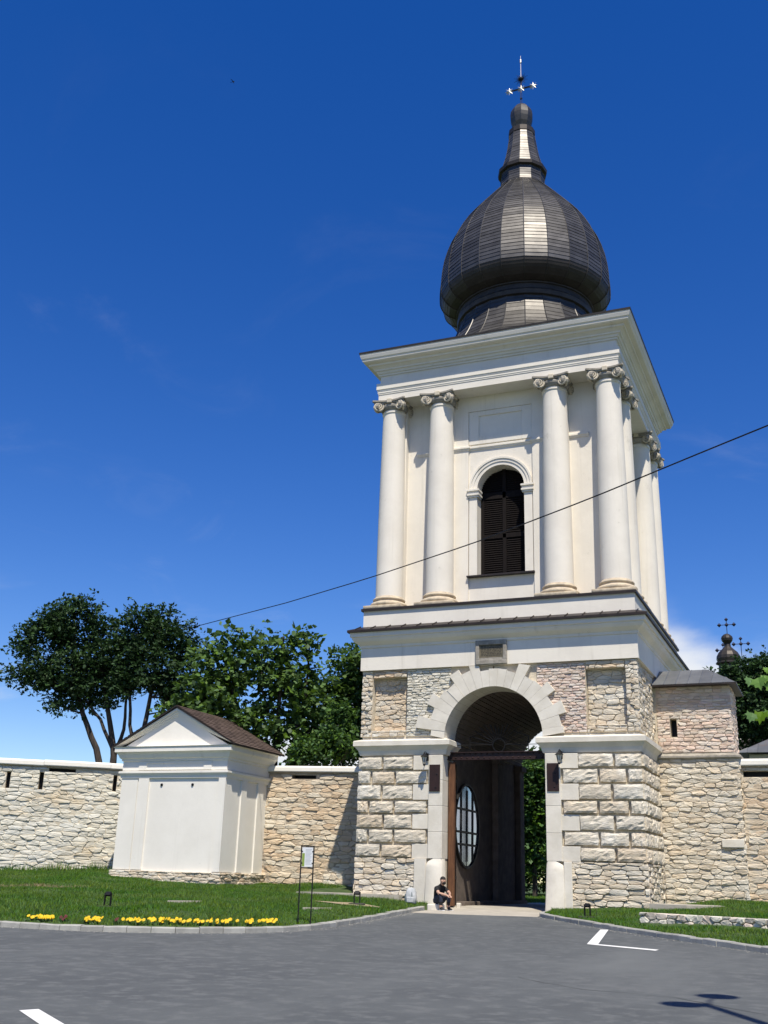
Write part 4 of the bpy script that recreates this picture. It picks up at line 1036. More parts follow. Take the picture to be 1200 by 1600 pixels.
# pediment
xc = (x0+x1)/2; ez = 5.06; az = 6.50; hw = (x1-x0)/2+.38
m = MB(); m.prism([(xc-hw+.35, ez-.02), (xc+hw-.35, ez-.02), (xc, az-.22)], y0-.012, y0+.2, 'y'); m.build('tympanum', PLASTER_W, PV)
for sx in (-1, 1):
    m = MB(); d = Vector((-sx*hw, 0, az-ez)).normalized(); up_ = Vector((sx*(az-ez), 0, hw)).normalized()
    a = Vector((xc+sx*hw, 0, ez)); b = Vector((xc, 0, az))
    for (t0, t1, yo) in ((-.34, -.25, .03), (-.25, -.17, .07), (-.17, -.09, .12), (-.09, -.015, .18)):
        v = []
        for p_ in (a, b):
            for tt in (t0, t1):
                for yy in (y0+.1, y0-yo):
                    q_ = p_+Vector((0, 0, tt*1.18)); v.append((q_.x, yy, max(q_.z, ez-.02) if p_ is a else q_.z))
        m.add(v, [(0, 1, 3, 2), (4, 6, 7, 5), (0, 4, 5, 1), (2, 3, 7, 6), (1, 5, 7, 3), (0, 2, 6, 4)])
    m.build('raking_cornice', PLASTER_W, PV)
# roof with lapped shingle courses
yb_, yf_ = y1+.25, y0-.25
for sx in (-1, 1):
    m = MB(); nc = 16
    a = Vector((xc+sx*(hw+.06), 0, ez+.0)); b = Vector((xc, 0, az+.08))
    for k in range(nc):
        p0 = a.lerp(b, k/nc); p1 = a.lerp(b, min(1, (k+1.15)/nc)); nn = Vector((sx*(az-ez), 0, hw)).normalized()
        r_ = random.Random(k*7+sx); y = yf_
        while y < yb_-.02:
            w_ = min(r_.uniform(.22, .34), yb_-y); th = .03+r_.uniform(-.006, .006)
            yb2 = y+w_-.008
            c0, c1 = p0+nn*th, p1+nn*.006
            m.add([(c0.x, y, c0.z), (c0.x, yb2, c0.z), (c1.x, yb2, c1.z), (c1.x, y, c1.z), (p0.x, y, p0.z), (p0.x, yb2, p0.z)], [(0, 1, 2, 3), (0, 4, 5, 1)]); y += w_
    o = m.build('shingles', SHINGLE, PV); o['kind'] = 'stuff'
    m = MB(); v = []
    for p_ in (a, b):
        for dz in (-.05, -.004): v += [(p_.x, yf_-.01, p_.z+dz), (p_.x, yb_, p_.z+dz)]
    m.add(v, [(0, 1, 3, 2), (4, 6, 7, 5), (0, 4, 5, 1), (2, 3, 7, 6), (0, 2, 6, 4), (1, 5, 7, 3)]); m.build('roof_deck', FLASH, PV)
m = MB(); m.prism([(xc-hw-.02, ez+.0), (xc+hw+.02, ez+.0), (xc, az+.02)], yb_-.12, yb_-.02, 'y'); m.build('rear_gable', PLASTER_W, PV)
# stone base
m = MB(); m.box(x0-.05, x1+.05, y0-.05, y1, -.25, .52); m.build('plinth_core', MORTAR, PV)
rubble(PV, 'stone', (x0-.10, y0-.05, .02), (1, 0, 0), (0, -1, 0), x1-x0+.2, .50, .38, .11, LIME, depth=.06, gap=.006, seed=91, limit=120, jit=.3)
rubble(PV, 'stone', (x1+.05, y0-.08, .02), (0, 1, 0), (1, 0, 0), y1-y0+.05, .50, .38, .11, LIME_B, depth=.06, gap=.006, seed=92, limit=60, jit=.3)
m = MB(); m.box(x0-.22, x1+.16, y0-.24, y1, -.3, .07, .02); m.build('plinth_footing', CAPSTONE, PV)
# ------------------------------------------------------------------ vegetation
def leaf_mesh(name, C_, D_, W_, S_, mt, parent, fold=.18):
    """C_ base points (n,3), D_ unit leaf directions, W_ unit width directions, S_ (length, half width): folded rhombic leaves"""
    n = len(C_); L = S_[:, :1]; H = S_[:, 1:2]; Nn = np.cross(D_, W_)
    P0 = C_; P1 = C_+D_*L*.45+W_*H+Nn*H*fold; P2 = C_+D_*L; P3 = C_+D_*L*.45-W_*H+Nn*H*fold
    V = np.stack([P0, P1, P2, P3], 1).reshape(-1, 3)
    i = np.arange(n)*4; F = np.stack([np.stack([i, i+1, i+2], 1), np.stack([i, i+2, i+3], 1)], 1).reshape(-1, 3)
    me = bpy.data.meshes.new(name); me.vertices.add(len(V)); me.vertices.foreach_set('co', V.astype(np.float32).ravel())
    me.loops.add(len(F)*3); me.loops.foreach_set('vertex_index', F.astype(np.int32).ravel())
    me.polygons.add(len(F)); me.polygons.foreach_set('loop_start', np.arange(len(F), dtype=np.int32)*3)
    me.update(calc_edges=True); me.validate()
    return link_mesh(name, me, mt, parent)
def unit(a): return a/np.maximum(1e-9, np.linalg.norm(a, axis=1, keepdims=True))
def sprays(centers, r, per, size, spread, droop, leaflets=5, elong=2.6):
    """clumps of compound leaves round every centre"""
    n = len(centers)*per
    base = np.repeat(centers, per, 0)+r.normal(0, spread, (n, 3))*np.array([1, 1, .8])
    d = r.normal(0, 1, (n, 3)); d[:, 2] = d[:, 2]*.6-droop; d = unit(d); wv = unit(np.cross(d, r.normal(0, 1, (n, 3))+np.array([0, 0, 1.6])))
    Ls = size*r.uniform(.45, 1.5, (n, 1)); C_, D_, W_, S_ = [], [], [], []
    for k in range(leaflets):
        t = k/(max(1, leaflets-1)); side = (-1)**k
        dd = unit(d*(.35+.65*t)+wv*side*(1-t)*.95+r.normal(0, .15, (n, 3)))
        C_.append(base+d*Ls*t*1.3); D_.append(dd); W_.append(unit(np.cross(dd, r.normal(0, .7, (n, 3))+np.array([0, 0, 1.2])))); S_.append(np.concatenate([Ls, Ls/elong], 1))
    return np.concatenate(C_), np.concatenate(D_), np.concatenate(W_), np.concatenate(S_)
def make_tree(name, label, base, trunks, blobs, mt, seed, clumps=1.0, per=26, size=.15, spread=.28, droop=.15, leaflets=5, elong=2.6, cat='tree', group=None, twig=.45):
    r = np.random.default_rng(seed); root = empty(name, base, label, cat, group)
    cen = []
    for c, rx, rz in blobs:
        k = max(5, int(clumps*11*rx*rz*(1+.5*rx)))
        u = unit(r.normal(0, 1, (k, 3))); rad = r.uniform(.30, 1.0, (k, 1))**.55
        cen.append(np.array(c)+u*rad*np.array([rx, rx, rz])*r.uniform(.85, 1.12, (k, 1)))
    cen = np.concatenate(cen)
    m = MB(); anchors = []
    for pts, r0, r1 in trunks:
        P = [Vector(p) for p in pts]; Q = []
        for i in range(len(P)-1):
            for t in (0, .33, .67): Q.append(P[i].lerp(P[i+1], t)+Vector(r.normal(0, .02, 3)))
        Q.append(P[-1]); rr_ = [r0+(r1-r0)*i/(len(Q)-1) for i in range(len(Q))]; m.tube(Q, rr_, 8)
        anchors += [(q, rad_) for q, rad_ in zip(Q[len(Q)//2:], rr_[len(Q)//2:])]
    AP = np.array([a[0][:] for a in anchors])
    sel = r.permutation(len(cen))[:int(len(cen)*twig)]
    for i in sel:
        c = cen[i]; w = np.linalg.norm(AP-c, axis=1)+2.0*np.maximum(0, AP[:, 2]-c[2]+.2); j = int(np.argmin(w)); a = Vector(AP[j]); b = Vector(c)
        mid = a.lerp(b, .5)+Vector((0, 0, -.06*(b-a).length))+Vector(r.normal(0, .06, 3)); rad_ = min(anchors[j][1]*.6, .045)
        m.tube([a, a.lerp(mid, .5)+Vector(r.normal(0, .03, 3)), mid, mid.lerp(b, .5)+Vector(r.normal(0, .04, 3)), b], [rad_, rad_*.8, rad_*.6, rad_*.42, .006], 5, cap=False)
    m.build('trunk', BARK, root)
    Lf = sprays(cen, r, per, size, spread, droop, leaflets, elong)
    leaf_mesh('crown', *Lf, mt, root)
    return root
make_tree('ash_tree', 'dark dense tree at far left with leaning trunk behind the wall', (-19.3, -.6, -.2),
    [([(-19.0, -.2, -.3), (-19.45, -.5, 4.2), (-19.75, -.7, 5.6), (-20.4, -1.2, 7.1), (-20.9, -1.6, 9.2), (-21, -1.7, 10.8)], .20, .05),
     ([(-18.9, -.4, -.3), (-18.85, -.55, 4.6), (-18.95, -.6, 5.7), (-19.3, -.8, 7.2), (-19.8, -.9, 9.0), (-20, -1, 10.6)], .19, .05),
     ([(-18.95, -.6, 5.6), (-19.6, -.9, 6.9), (-20.4, -1.3, 7.9), (-21.6, -2.3, 8.6)], .09, .03),
     ([(-18.9, -.55, 5.3), (-18.55, -.5, 6.5), (-18.6, -.5, 8.0), (-18.9, -.7, 9.5)], .10, .03)],
    [((-21.85, -2.44, 10.30), 1.24, 1.31), ((-20.96, -1.68, 11.16), 1.31, 1.31), ((-19.85, -0.80, 10.08), 1.18, 1.40), ((-22.3, -2.75, 8.75), 1.12, 0.62), ((-20.97, -1.69, 8.93), 1.49, 1.18), ((-20.04, -0.95, 8.44), 1.24, 0.93), ((-21.07, -1.77, 7.60), 0.80, 0.45)],
    LEAF_DK, 101, clumps=1.2, per=30, size=.15, spread=.26, elong=2.8, twig=.3)
make_tree('ash_tree', 'dark upright tree right behind the pavilion roof', (-17.7, -.4, -.2),
    [([(-17.7, -.4, -.3), (-17.7, -.45, 4.8), (-17.55, -.4, 6.4), (-17.4, -.3, 8.6), (-17.4, -.2, 10.8)], .18, .04),
     ([(-17.7, -.45, 5.0), (-18.1, -.7, 6.6), (-18.3, -.8, 8.6), (-18.2, -.8, 10.6)], .10, .03), ([(-17.6, -.4, 5.8), (-17.0, 0, 7.2), (-16.6, .3, 9.2), (-16.6, .3, 10.4)], .09, .03)],
    [((-18.19, -0.80, 10.89), 0.91, 1.28), ((-17.41, -0.23, 11.26), 0.91, 1.04), ((-16.59, 0.33, 10.59), 0.67, 1.22), ((-17.60, -0.37, 9.32), 1.37, 1.22), ((-16.62, 0.31, 8.81), 1.07, 1.22), ((-18.24, -0.83, 8.68), 0.85, 1.04)],
    LEAF_DK, 102, clumps=1.25, per=30, size=.15, spread=.26, elong=2.8, twig=.3)
make_tree('walnut_tree', 'mid green walnut tree with large leaves between the pavilion and the tower', (-11.4, .6, -.2),
    [([(-11.4, .6, -.3), (-11.3, .4, 4.4), (-11.2, .2, 6.5), (-11.1, .1, 8.6), (-11.1, .1, 10.4)], .17, .04), ([(-10.7, .6, -.3), (-10.6, .5, 5.0), (-10.3, .6, 7.0), (-10.1, .7, 9.0), (-10.1, .7, 10.3)], .13, .03),
     ([(-11.3, .4, 4.0), (-12.2, -.2, 5.8), (-12.9, -.8, 7.8), (-13.0, -.9, 9.6)], .11, .03), ([(-11.3, .4, 3.6), (-12.8, -.6, 5.4), (-13.6, -1.3, 7.2), (-13.9, -1.5, 9.0)], .11, .03), ([(-11.2, .2, 6.0), (-11.8, -.2, 8.0), (-12.0, -.3, 10.2)], .07, .02)],
    [((-13.95, -1.52, 8.65), 1.03, 1.43), ((-12.94, -0.90, 9.14), 1.03, 1.32), ((-12.03, -0.36, 9.85), 0.80, 1.03), ((-11.11, 0.15, 9.96), 0.50, 1.09), ((-10.14, 0.66, 9.87), 0.42, 0.97), ((-11.33, 0.03, 8.27), 1.22, 1.10), ((-13.15, -1.03, 7.06), 1.37, 1.43), ((-10.11, 0.68, 8.19), 0.97, 1.10), ((-11.95, -0.32, 6.5), 1.2, 1.0), ((-10.28, 0.59, 6.67), 1.0, 1.0), ((-14.3, -1.8, 6.9), .9, 1.2)],
    LEAF_MD, 103, clumps=.66, per=16, size=.23, spread=.30, droop=.45, elong=2.3, twig=.6)
make_tree('evergreen_tree', 'dark green tree rising close to the left side of the tower', (-9.3, 3.4, -.2),
    [([(-9.4, 3.3, -.3), (-9.4, 3.3, 5.5), (-9.3, 3.3, 9.5)], .16, .03)],
    [((-9.2, 3.3, 9.1), 0.95, 1.25), ((-9.97, 2.98, 8.14), 0.90, 1.19), ((-9.03, 3.42, 7.60), 0.90, 1.19), ((-8.3, 3.6, 9.6), .8, .9), ((-9.6, 3.2, 6.6), 1.2, 1.2)], LEAF_MD, 104, clumps=1.3, per=24, size=.18, spread=.28)
make_tree('elder_shrub', 'bright green leafy shrub above the wall coping beside the tower', (-8.1, -.3, -.2),
    [([(-8.1, -.3, -.3), (-8.1, -.4, 3.6), (-8.0, -.4, 6.6)], .07, .02), ([(-8.2, -.3, 2.5), (-8.6, -.7, 5.4)], .05, .02)],
    [((-7.84, -0.44, 6.60), 0.77, 0.77), ((-8.6, -0.66, 5.34), 1.15, 0.66), ((-7.57, -0.31, 5.48), 0.82, 0.71), ((-9.6, -.6, 5.2), .8, .5)], LEAF_LT, 105, clumps=1.7, per=22, size=.17, spread=.22, droop=.35, elong=3.0, cat='shrub', twig=.5)
make_tree('garden_tree', 'dense dark tree behind the annex roof at the right edge', (6.9, 23.0, -.2),
    [([(6.9, 23.0, -.3), (6.9, 23, 6), (6.8, 23, 11)], .24, .05), ([(6.9, 23, 5), (8.8, 23, 11)], .12, .04)],
    [((5.82, 22.92, 11.34), 1.18, 1.34), ((7.22, 23.01, 11.85), 1.34, 1.34), ((8.54, 23.08, 11.44), 1.57, 1.97), ((7.06, 23.01, 9.86), 1.78, 1.78), ((6.05, 22.94, 9.84), 1.18, 1.57), ((9.74, 23.11, 9.98), 1.97, 2.37)], LEAF_DK, 106, clumps=1.3, per=28, size=.18, spread=.3)
make_tree('courtyard_tree', 'green courtyard tree seen through the open gateway', (-5.6, 21.6, -.2),
    [([(-5.7, 21.6, -.3), (-5.75, 21.5, 2.5), (-5.6, 21.5, 6)], .16, .05), ([(-5.7, 21.5, 1.4), (-5.1, 21.7, 3.6), (-4.6, 21.8, 6)], .09, .03)],
    [((-6.02, 21.46, 6.31), 1.35, 1.59), ((-5.16, 21.69, 4.71), 1.43, 1.99), ((-6.16, 21.42, 3.42), 1.19, 1.39), ((-5.20, 21.68, 2.70), 1.19, 1.0), ((-6.92, 21.21, 5.39), 1.59, 2.39), ((-4.41, 21.87, 6.34), 1.59, 1.99), ((-6.5, 21.4, 1.7), .9, .7)], LEAF_LT, 107, clumps=.9, per=20, size=.22, spread=.34)
for k, (x, y, lab) in enumerate(((-9.5, 30, 'taller tree far back in the courtyard, behind the one in the gateway'),)):
    make_tree('courtyard_tree', lab, (x, y, -.2), [([(x, y, -.3), (x+.1, y, 3), (x, y, 7)], .2, .05)], [((x, y, 3.0), 2.2, 1.8), ((x-.8, y, 5.6), 2.0, 1.8), ((x+1, y, 6.5), 1.9, 1.8), ((x+2.6, y, 4), 1.8, 2.2)], LEAF_MD, 108+k, clumps=.6, per=20, size=.26, spread=.4)

make_tree('courtyard_shrub', 'low leafy shrub behind the courtyard tree, seen through the gateway', (-8.2, 27, -.2), [([(-8.2, 27, -.3), (-8.2, 27, 2)], .05, .02)],
    [((-8.2, 27, 1.2), 1.5, 1.1), ((-6.4, 27.3, 1.0), 1.3, 1.0), ((-10, 26.8, 1.1), 1.4, 1.1), ((-7.2, 27, 2.2), 1.2, .9)], LEAF_MD, 112, clumps=1.3, per=22, size=.16, spread=.25, cat='shrub')
# lawn grass
def blades(n, xr, yr, zf, mask, h0, h1, wid, seed, name, mt, lean=.35):
    r = np.random.default_rng(seed); X = r.uniform(*xr, n); Y = r.uniform(*yr, n); k = mask(X, Y); X, Y = X[k], Y[k]; Z = zf(X, Y)-.01; n = len(X)
    patch = .75+.35*np.sin(X*1.7+np.sin(Y*1.3)*2)*np.sin(Y*2.1+X*.4)
    H = r.uniform(h0, h1, n)*patch; A_ = r.uniform(0, 2*np.pi, n); W_ = wid*r.uniform(.6, 1.3, n)
    dx, dy = np.cos(A_)*W_, np.sin(A_)*W_; tx, ty = r.normal(0, lean, n)*H, r.normal(0, lean, n)*H
    V = np.stack([np.stack([X-dx, Y-dy, Z], 1), np.stack([X+dx, Y+dy, Z], 1), np.stack([X+tx, Y+ty, Z+H], 1)], 1).reshape(-1, 3)
    me = bpy.data.meshes.new(name); me.vertices.add(len(V)); me.vertices.foreach_set('co', V.astype(np.float32).ravel())
    me.loops.add(len(V)); me.loops.foreach_set('vertex_index', np.arange(len(V), dtype=np.int32)); me.polygons.add(n); me.polygons.foreach_set('loop_start', np.arange(n, dtype=np.int32)*3)
    me.update(calc_edges=True)
    return link_mesh(name, me, mt)
def maskL(X, Y):
    d = sdist(X, Y, KLs); pav = (X > -15.05) & (X < -10.05) & (Y > -5.55); tow = (X > -5.15) & (Y > -5.2)
    wl = Y < np.where(X < -14.6, -2.0+(X+14.6)*.72-.05, -2.05+(X+9.9)*.198-.05)
    bare = ((X+3.1)/1.5)**2+((Y+9.6)/1.0)**2 < .5
    return (d > .16) & ~pav & ~tow & wl & ~bare & ~((X > -6.8) & (X < -5.0) & (Y > -6.4))
def dryL(X, Y): return (np.exp(-((X+13.2)/2.6)**2-((Y+11.6)/.55)**2) > .35)
g1 = blades(420000, (-26, 0), (-21.6, -1.2), zlawnL, lambda X, Y: maskL(X, Y) & ~(dryL(X, Y) & (np.random.default_rng(1).random(len(X)) > .25)), .05, .13, .011, 201, 'grass', GRASS); tag(g1, 'short green lawn grass left of the gate', 'grass', kind='stuff')
g2 = blades(9000, (-17, -10), (-13, -10.4), zlawnL, lambda X, Y: maskL(X, Y) & dryL(X, Y), .05, .16, .012, 202, 'dry_grass', GRASS_D, .6); tag(g2, 'dry straw-coloured strip of grass on the left bank', 'grass', kind='stuff')
def maskR(X, Y):
    d = sdist(X, Y, KRs); tow = (X < 5.2) & (Y > -5.25); an = (X < 7.8) & (Y > -1.95)
    L_ = (Y+10.95)*.85+(X-5.7)*.523       # distance from the retaining wall line
    return (d > .16) & ~tow & ~an & (Y < -1.7) & ~((np.abs(L_+.1) < .22) & (X > 5.7)) & ~(((X-6.2)/1.3)**2+((Y+5.4)/1.2)**2 < .6)
g3 = blades(150000, (2, 14), (-21, -1.7), zlawnR, maskR, .05, .13, .011, 203, 'grass', GRASS); tag(g3, 'short green grass right of the gate beside the kerb', 'grass', kind='stuff')
g4 = blades(45000, (-12, 2), (7, 30), lambda X, Y: -.30+(Y-5.3)*.25/54.7, lambda X, Y: np.abs(X) < 99, .06, .16, .02, 204, 'grass', GRASS); tag(g4, 'sunlit courtyard grass seen through the gateway', 'grass', kind='stuff')
def weedmask(X, Y):
    wy = -2.0+(X+14.6)*.72; q = (wy-Y); return maskL(X, Y) & (q > 0) & (q < 1.1)
g5 = blades(16000, (-24, -14.8), (-11, -2), zlawnL, weedmask, .14, .42, .016, 205, 'tall_weeds', GRASS, .3); tag(g5, 'tall weeds along the foot of the left wall', 'weeds', kind='stuff')

def patchy(X, Y): return np.sin(X*.9+1.3*np.sin(Y*.7))*np.sin(Y*1.1+.8*np.sin(X*.6)) > .35
g6 = blades(90000, (-26, 0), (-21.6, -1.2), zlawnL, lambda X, Y: maskL(X, Y) & patchy(X, Y), .06, .20, .009, 206, 'meadow_grass', GRASS_L, .5); tag(g6, 'paler taller meadow grass in patches on the left lawn', 'grass', kind='stuff')
g7 = blades(40000, (2, 14), (-21, -1.7), zlawnR, lambda X, Y: maskR(X, Y) & patchy(X+3, Y), .06, .20, .009, 207, 'meadow_grass', GRASS_L, .5); tag(g7, 'paler taller meadow grass in patches on the right verge', 'grass', kind='stuff')
# grit along the kerbs and scattered on the road
rg = np.random.default_rng(77); m = MB()
for k in range(1900):
    if k < 1900:
        pth = KLs if k % 3 else KRs; j = rg.integers(max(0, len(pth)-260), len(pth)-1) if k % 3 else rg.integers(0, 170); d = pth[j+1]-pth[j]; d /= np.linalg.norm(d); x, y = pth[j]+np.array([d[1], -d[0]])*abs(rg.normal(0, .16))
    else: x, y = rg.uniform(-8, 10), rg.uniform(-33, -9); 
    if k >= 1900 and (sdist(np.array([[x]]), np.array([[y]]), KLs)[0, 0] > -.1 or sdist(np.array([[x]]), np.array([[y]]), KRs)[0, 0] > -.1): continue
    z = zroad(y)+.003; q = rg.uniform(.004, .014); a = rg.uniform(0, 6.28)
    m.add([(x+q*math.cos(a+t), y+q*math.sin(a+t)*.8, z) for t in (0, 2.1, 4.2)]+[(x, y, z+q*.7)], [(0, 1, 3), (1, 2, 3), (2, 0, 3)])
me = bpy.data.meshes.new('grit'); me.from_pydata(m.v, [], m.f); tag(link_mesh('grit', me, GRIT), 'pale grit and small stones along the kerbs and on the asphalt', 'grit', kind='stuff')
# stone edging strips half sunk in the lawn
for (x, y, w_, a_) in ((-5.6, -14.6, .9, .42), (-2.5, -12.9, .8, .5)):
    zz = float(zlawnL(np.array([[x]]), np.array([[y]]))[0, 0]); m = MB(); m.obox((x, y, zz+.02), (Vector((math.cos(a_), math.sin(a_), .02)), Vector((-math.sin(a_), math.cos(a_), 0)), UPZ), (w_*.5, .022, .03)); m.build('edging_stone', PAVE, kerbL)
# worn footing slab and bare earth patches
m = MB(); xs_ = [(-6.7, -6.0), (-5.2, -6.2), (-4.3, -5.5), (-3.2, -5.32), (-3.2, -4.9), (-6.0, -4.9)]
m.prism([(a, b) for a, b in xs_], -.4, -.005, 'z'); tag(m.build('footing_slab', PAVE), kind='structure')
m = MB(); pts = []
for i in range(14):
    a = 2*math.pi*i/14; x, y = -3.1+1.15*math.cos(a)*random.uniform(.8, 1.1), -9.6+.75*math.sin(a)*random.uniform(.8, 1.1); pts.append((x, y, float(zlawnL(np.array([[x]]), np.array([[y]]))[0, 0])+.025))
m.add(pts+[(-3.1, -9.6, float(zlawnL(np.array([[-3.1]]), np.array([[-9.6]]))[0, 0])+.03)], [(i, (i+1) % 14, 14) for i in range(14)]); tag(m.build('bare_earth', mat('dry earth', (.36, .29, .18), .98, color2=(.26, .21, .13), scale=5, bump=.6, bscale=14)), kind='structure')
m = MB(); m.prism([(5.2, -6.3), (6.3, -6.5), (7.3, -5.6), (7.0, -4.4), (5.6, -4.3), (5.15, -5.0)], -.4, .02, 'z'); tag(m.build('footing_slab', PAVE), kind='structure')

# pansies along the kerb
def pansy(x, y, z, col, n, label, grp, r):
    root = empty('pansy', (x, y, z), label, 'flower', grp)
    c = np.zeros((22, 3))+np.array([x, y, z]); c[:, :2] += r.normal(0, .035, (22, 2)); d = unit(r.normal(0, 1, (22, 3))+np.array([0, 0, .5])); w = unit(np.cross(d, r.normal(0, 1, (22, 3))))
    leaf_mesh('leaves', c, d, w, np.stack([r.uniform(.06, .11, 22), r.uniform(.018, .03, 22)], 1), LEAF_FL, root)
    for k in range(n):
        m = MB(); o = Vector((x+r.normal(0, .05), y+r.normal(0, .05), z+r.uniform(.07, .13))); nn = Vector((r.normal(.1, .3), -.75, r.uniform(.3, .9))).normalized(); a = nn.cross(UPZ).normalized(); b = a.cross(nn)
        for q in range(5):
            t = 2*math.pi*q/5; R0 = .034; ctr = o+(a*math.cos(t)+b*math.sin(t))*R0*.55
            ring = [ctr+(a*math.cos(s)+b*math.sin(s))*R0*.62+nn*.004*math.cos(3*s) for s in [2*math.pi*j/7 for j in range(7)]]
            m.add(ring+[ctr+nn*.006], [(j, (j+1) % 7, 7) for j in range(7)])
        m.build('bloom', col, root, loc=o)
rp = np.random.default_rng(31)
def kerb_in(x, off):
    i = int(np.argmin(np.abs(KLs[200:-60, 0]-x)))+200 if x < -1.3 else None
    best = None
    for j in range(len(KLs)-1):
        p = KLs[j]
        if p[1] < -17 and abs(p[0]-x) < .12 and p[1] < -16: best = j; 
        if best is not None and p[0] > x: break
    j = best; d = KLs[j+1]-KLs[j]; d /= np.linalg.norm(d); return KLs[j]+np.array([-d[1], d[0]])*off
for (xa, xb, nfl, col, lab, grp) in ((-5.65, -5.15, 5, YELLOW, 'yellow pansy in the leftmost clump along the kerb', 'yellow pansies, leftmost clump'),
        (-4.30, -3.82, 5, YELLOW, 'yellow pansy in the clump below the small black floodlight', 'yellow pansies, second clump'),
        (-3.32, -3.08, 3, YELLOW, 'yellow pansy in the small clump just left of the long row', 'yellow pansies, small clump'),
        (-2.90, -1.30, 16, YELLOW, 'yellow pansy in the long row in front of the pavilion', 'yellow pansies, long row'),
        (-1.15, -.72, 5, YELLOW, 'yellow pansy in the clump beside the information board', 'yellow pansies, rightmost clump'),
        (-4.85, -4.60, 2, PETAL_D, 'dark maroon pansy between the two left yellow clumps', 'maroon pansies, left'),
        (-3.62, -3.45, 2, PETAL_D, 'dark maroon pansy right of the second yellow clump', 'maroon pansies, middle')):
    for k in range(nfl):
        x = xa+(xb-xa)*(k+.5)/nfl+rp.normal(0, .02); p = kerb_in(x, .30+rp.uniform(-.05, .07)); z = float(zlawnL(np.array([[p[0]]]), np.array([[p[1]]]))[0, 0])
        pansy(p[0], p[1], z, col, int(rp.integers(3, 6)) if col is YELLOW else 2, lab, grp, rp)

# thin cracks and a patch edge in the asphalt
CRK = mat('crack filler', (.03, .032, .034), .95)
def crack(pts, w, seed):
    r = random.Random(seed); P = [Vector((*p, 0)) for p in pts]; Q = []
    for a, b in zip(P[:-1], P[1:]):
        n_ = max(2, int((b-a).length/.25)); Q += [a.lerp(b, k/n_)+Vector((r.gauss(0, .025), r.gauss(0, .025), 0)) for k in range(n_)]
    Q.append(P[-1]); v = []
    for i, q in enumerate(Q):
        d = (Q[min(i+1, len(Q)-1)]-Q[max(i-1, 0)]).normalized(); nn = Vector((-d.y, d.x, 0)); ww = w*r.uniform(.4, 1.3)
        for s_ in (-1, 1): p = q+nn*ww*s_; v.append((p.x, p.y, zroad(p.y)+.004))
    m = MB(); m.add(v, [(2*i, 2*i+1, 2*i+3, 2*i+2) for i in range(len(Q)-1)]); tag(m.build('road_crack', CRK), kind='structure')
crack([(6.2, -24.2), (7.4, -25.2), (8.6, -25.4), (9.9, -26.6)], .007, 1)
# ------------------------------------------------------------------ street things
# information board on two posts
SB = empty('information_board', (-.83, -17.0, -.55), 'black two-post information board with a white sheet on the lawn', 'sign')
U = Vector((.93, .36, 0)).normalized(); N = Vector((U.y, -U.x, 0)); O = Vector((-.83, -17.0, 0))
for s_ in (-1, 1):
    q = MB(); fbox(q, O, U, N, s_*.145-.014, s_*.145+.014, -.014, .014, -.75, 1.17); q.build('post', IRON, SB)
q = MB(); fbox(q, O, U, N, -.131, .131, -.012, .012, 1.142, 1.168); q.build('rail', IRON, SB)
q = MB(); fbox(q, O, U, N, -.131, .131, -.012, .012, .66, .686); q.build('rail', IRON, SB)
q = MB(); fbox(q, O, U, N, -.125, .125, -.004, .004, .70, 1.135); pan = q.build('panel', mat('white sign sheet', (.66, .68, .68), .4), SB)
q = MB(); fbox(q, O, U, N, -.122, -.062, .0045, .006, .71, 1.00); q.build('green_strip', mat('sign green', (.22, .30, .06), .5), pan)
q = MB()
for k in range(13): fbox(q, O, U, N, -.045, .10-.03*((k*7) % 3)/2, .0045, .0052, 1.08-.027*k, 1.088-.027*k)
q.build('printed_lines', mat('sign print', (.30, .32, .34), .6), pan)
for s_ in (-1, 1):
    for z in (.78, 1.04): q = MB(); fbox(q, O, U, N, s_*.12-.012, s_*.12+.012, -.01, .012, z-.012, z+.012); q.build('clip', IRON, SB)

def floodlight(x, y, zf, label, rot=0.0, cable=False):
    z = float(zf(np.array([[x]]), np.array([[y]]))[0, 0]); r = empty('floodlight', (x, y, z), label, 'floodlight', 'ground floodlights')
    M = Matrix.Translation((x, y, z)) @ Matrix.Rotation(rot, 4, 'Z')
    m = MB(); m.box(-.22, .22, -.16, .16, -.05, .05, .01); m.xf(M).build('base', mat('dark base '+str(len(MATS)), (.06, .055, .05), .9), r)
    m = MB(); m.box(-.10, -.07, -.02, .02, .05, .36); m.box(.07, .10, -.02, .02, .05, .36); m.xf(M).build('bracket', IRON, r)
    m = MB(); m.obox((0, 0, .335), (Vector((1, 0, 0)), Vector((0, .6, .8)), Vector((0, -.8, .6))), (.068, .05, .03)); m.xf(M).build('lamp_head', IRON, r)
    if cable:
        m = MB(); m.tube([M @ Vector(p) for p in ((.08, .03, .34), (.18, .05, .32), (.25, .05, .2), (.26, .02, .05), (.24, 0, 0))], .008, 5); m.xf(Matrix()).build('cable', IRON, r)
floodlight(-2.75, -9.75, zlawnL, 'small black floodlight on bare earth left of the gate', .2)
floodlight(3.95, -9.05, zlawnR, 'small black floodlight with a cable at the right kerb', -.3, True)
floodlight(-6.6, -16.6, zlawnL, 'small black floodlight in the lawn in front of the pavilion', .1)

# overhead cable
A_ = Vector((11.72, -20.31, 9.39)); B_ = Vector((-84.09, 48.55, 18.37)); pts = []
for k in range(61):
    t = (k/60)**1.6; pts.append(A_.lerp(B_, t)-UPZ*float(np.interp(t, [0, .03, .06, .1, .15, .2, .3, .5, .7, 1], [0, .28, .58, .88, 1.07, 1.15, 1.1, .98, .85, .7])))
pts = [A_+(A_-B_)*.06-UPZ*-.9]+pts
m = MB(); m.tube(pts, .016, 6); m.build('overhead_cable', IRON, label='thin black overhead cable crossing the sky and the tower', cat='cable')

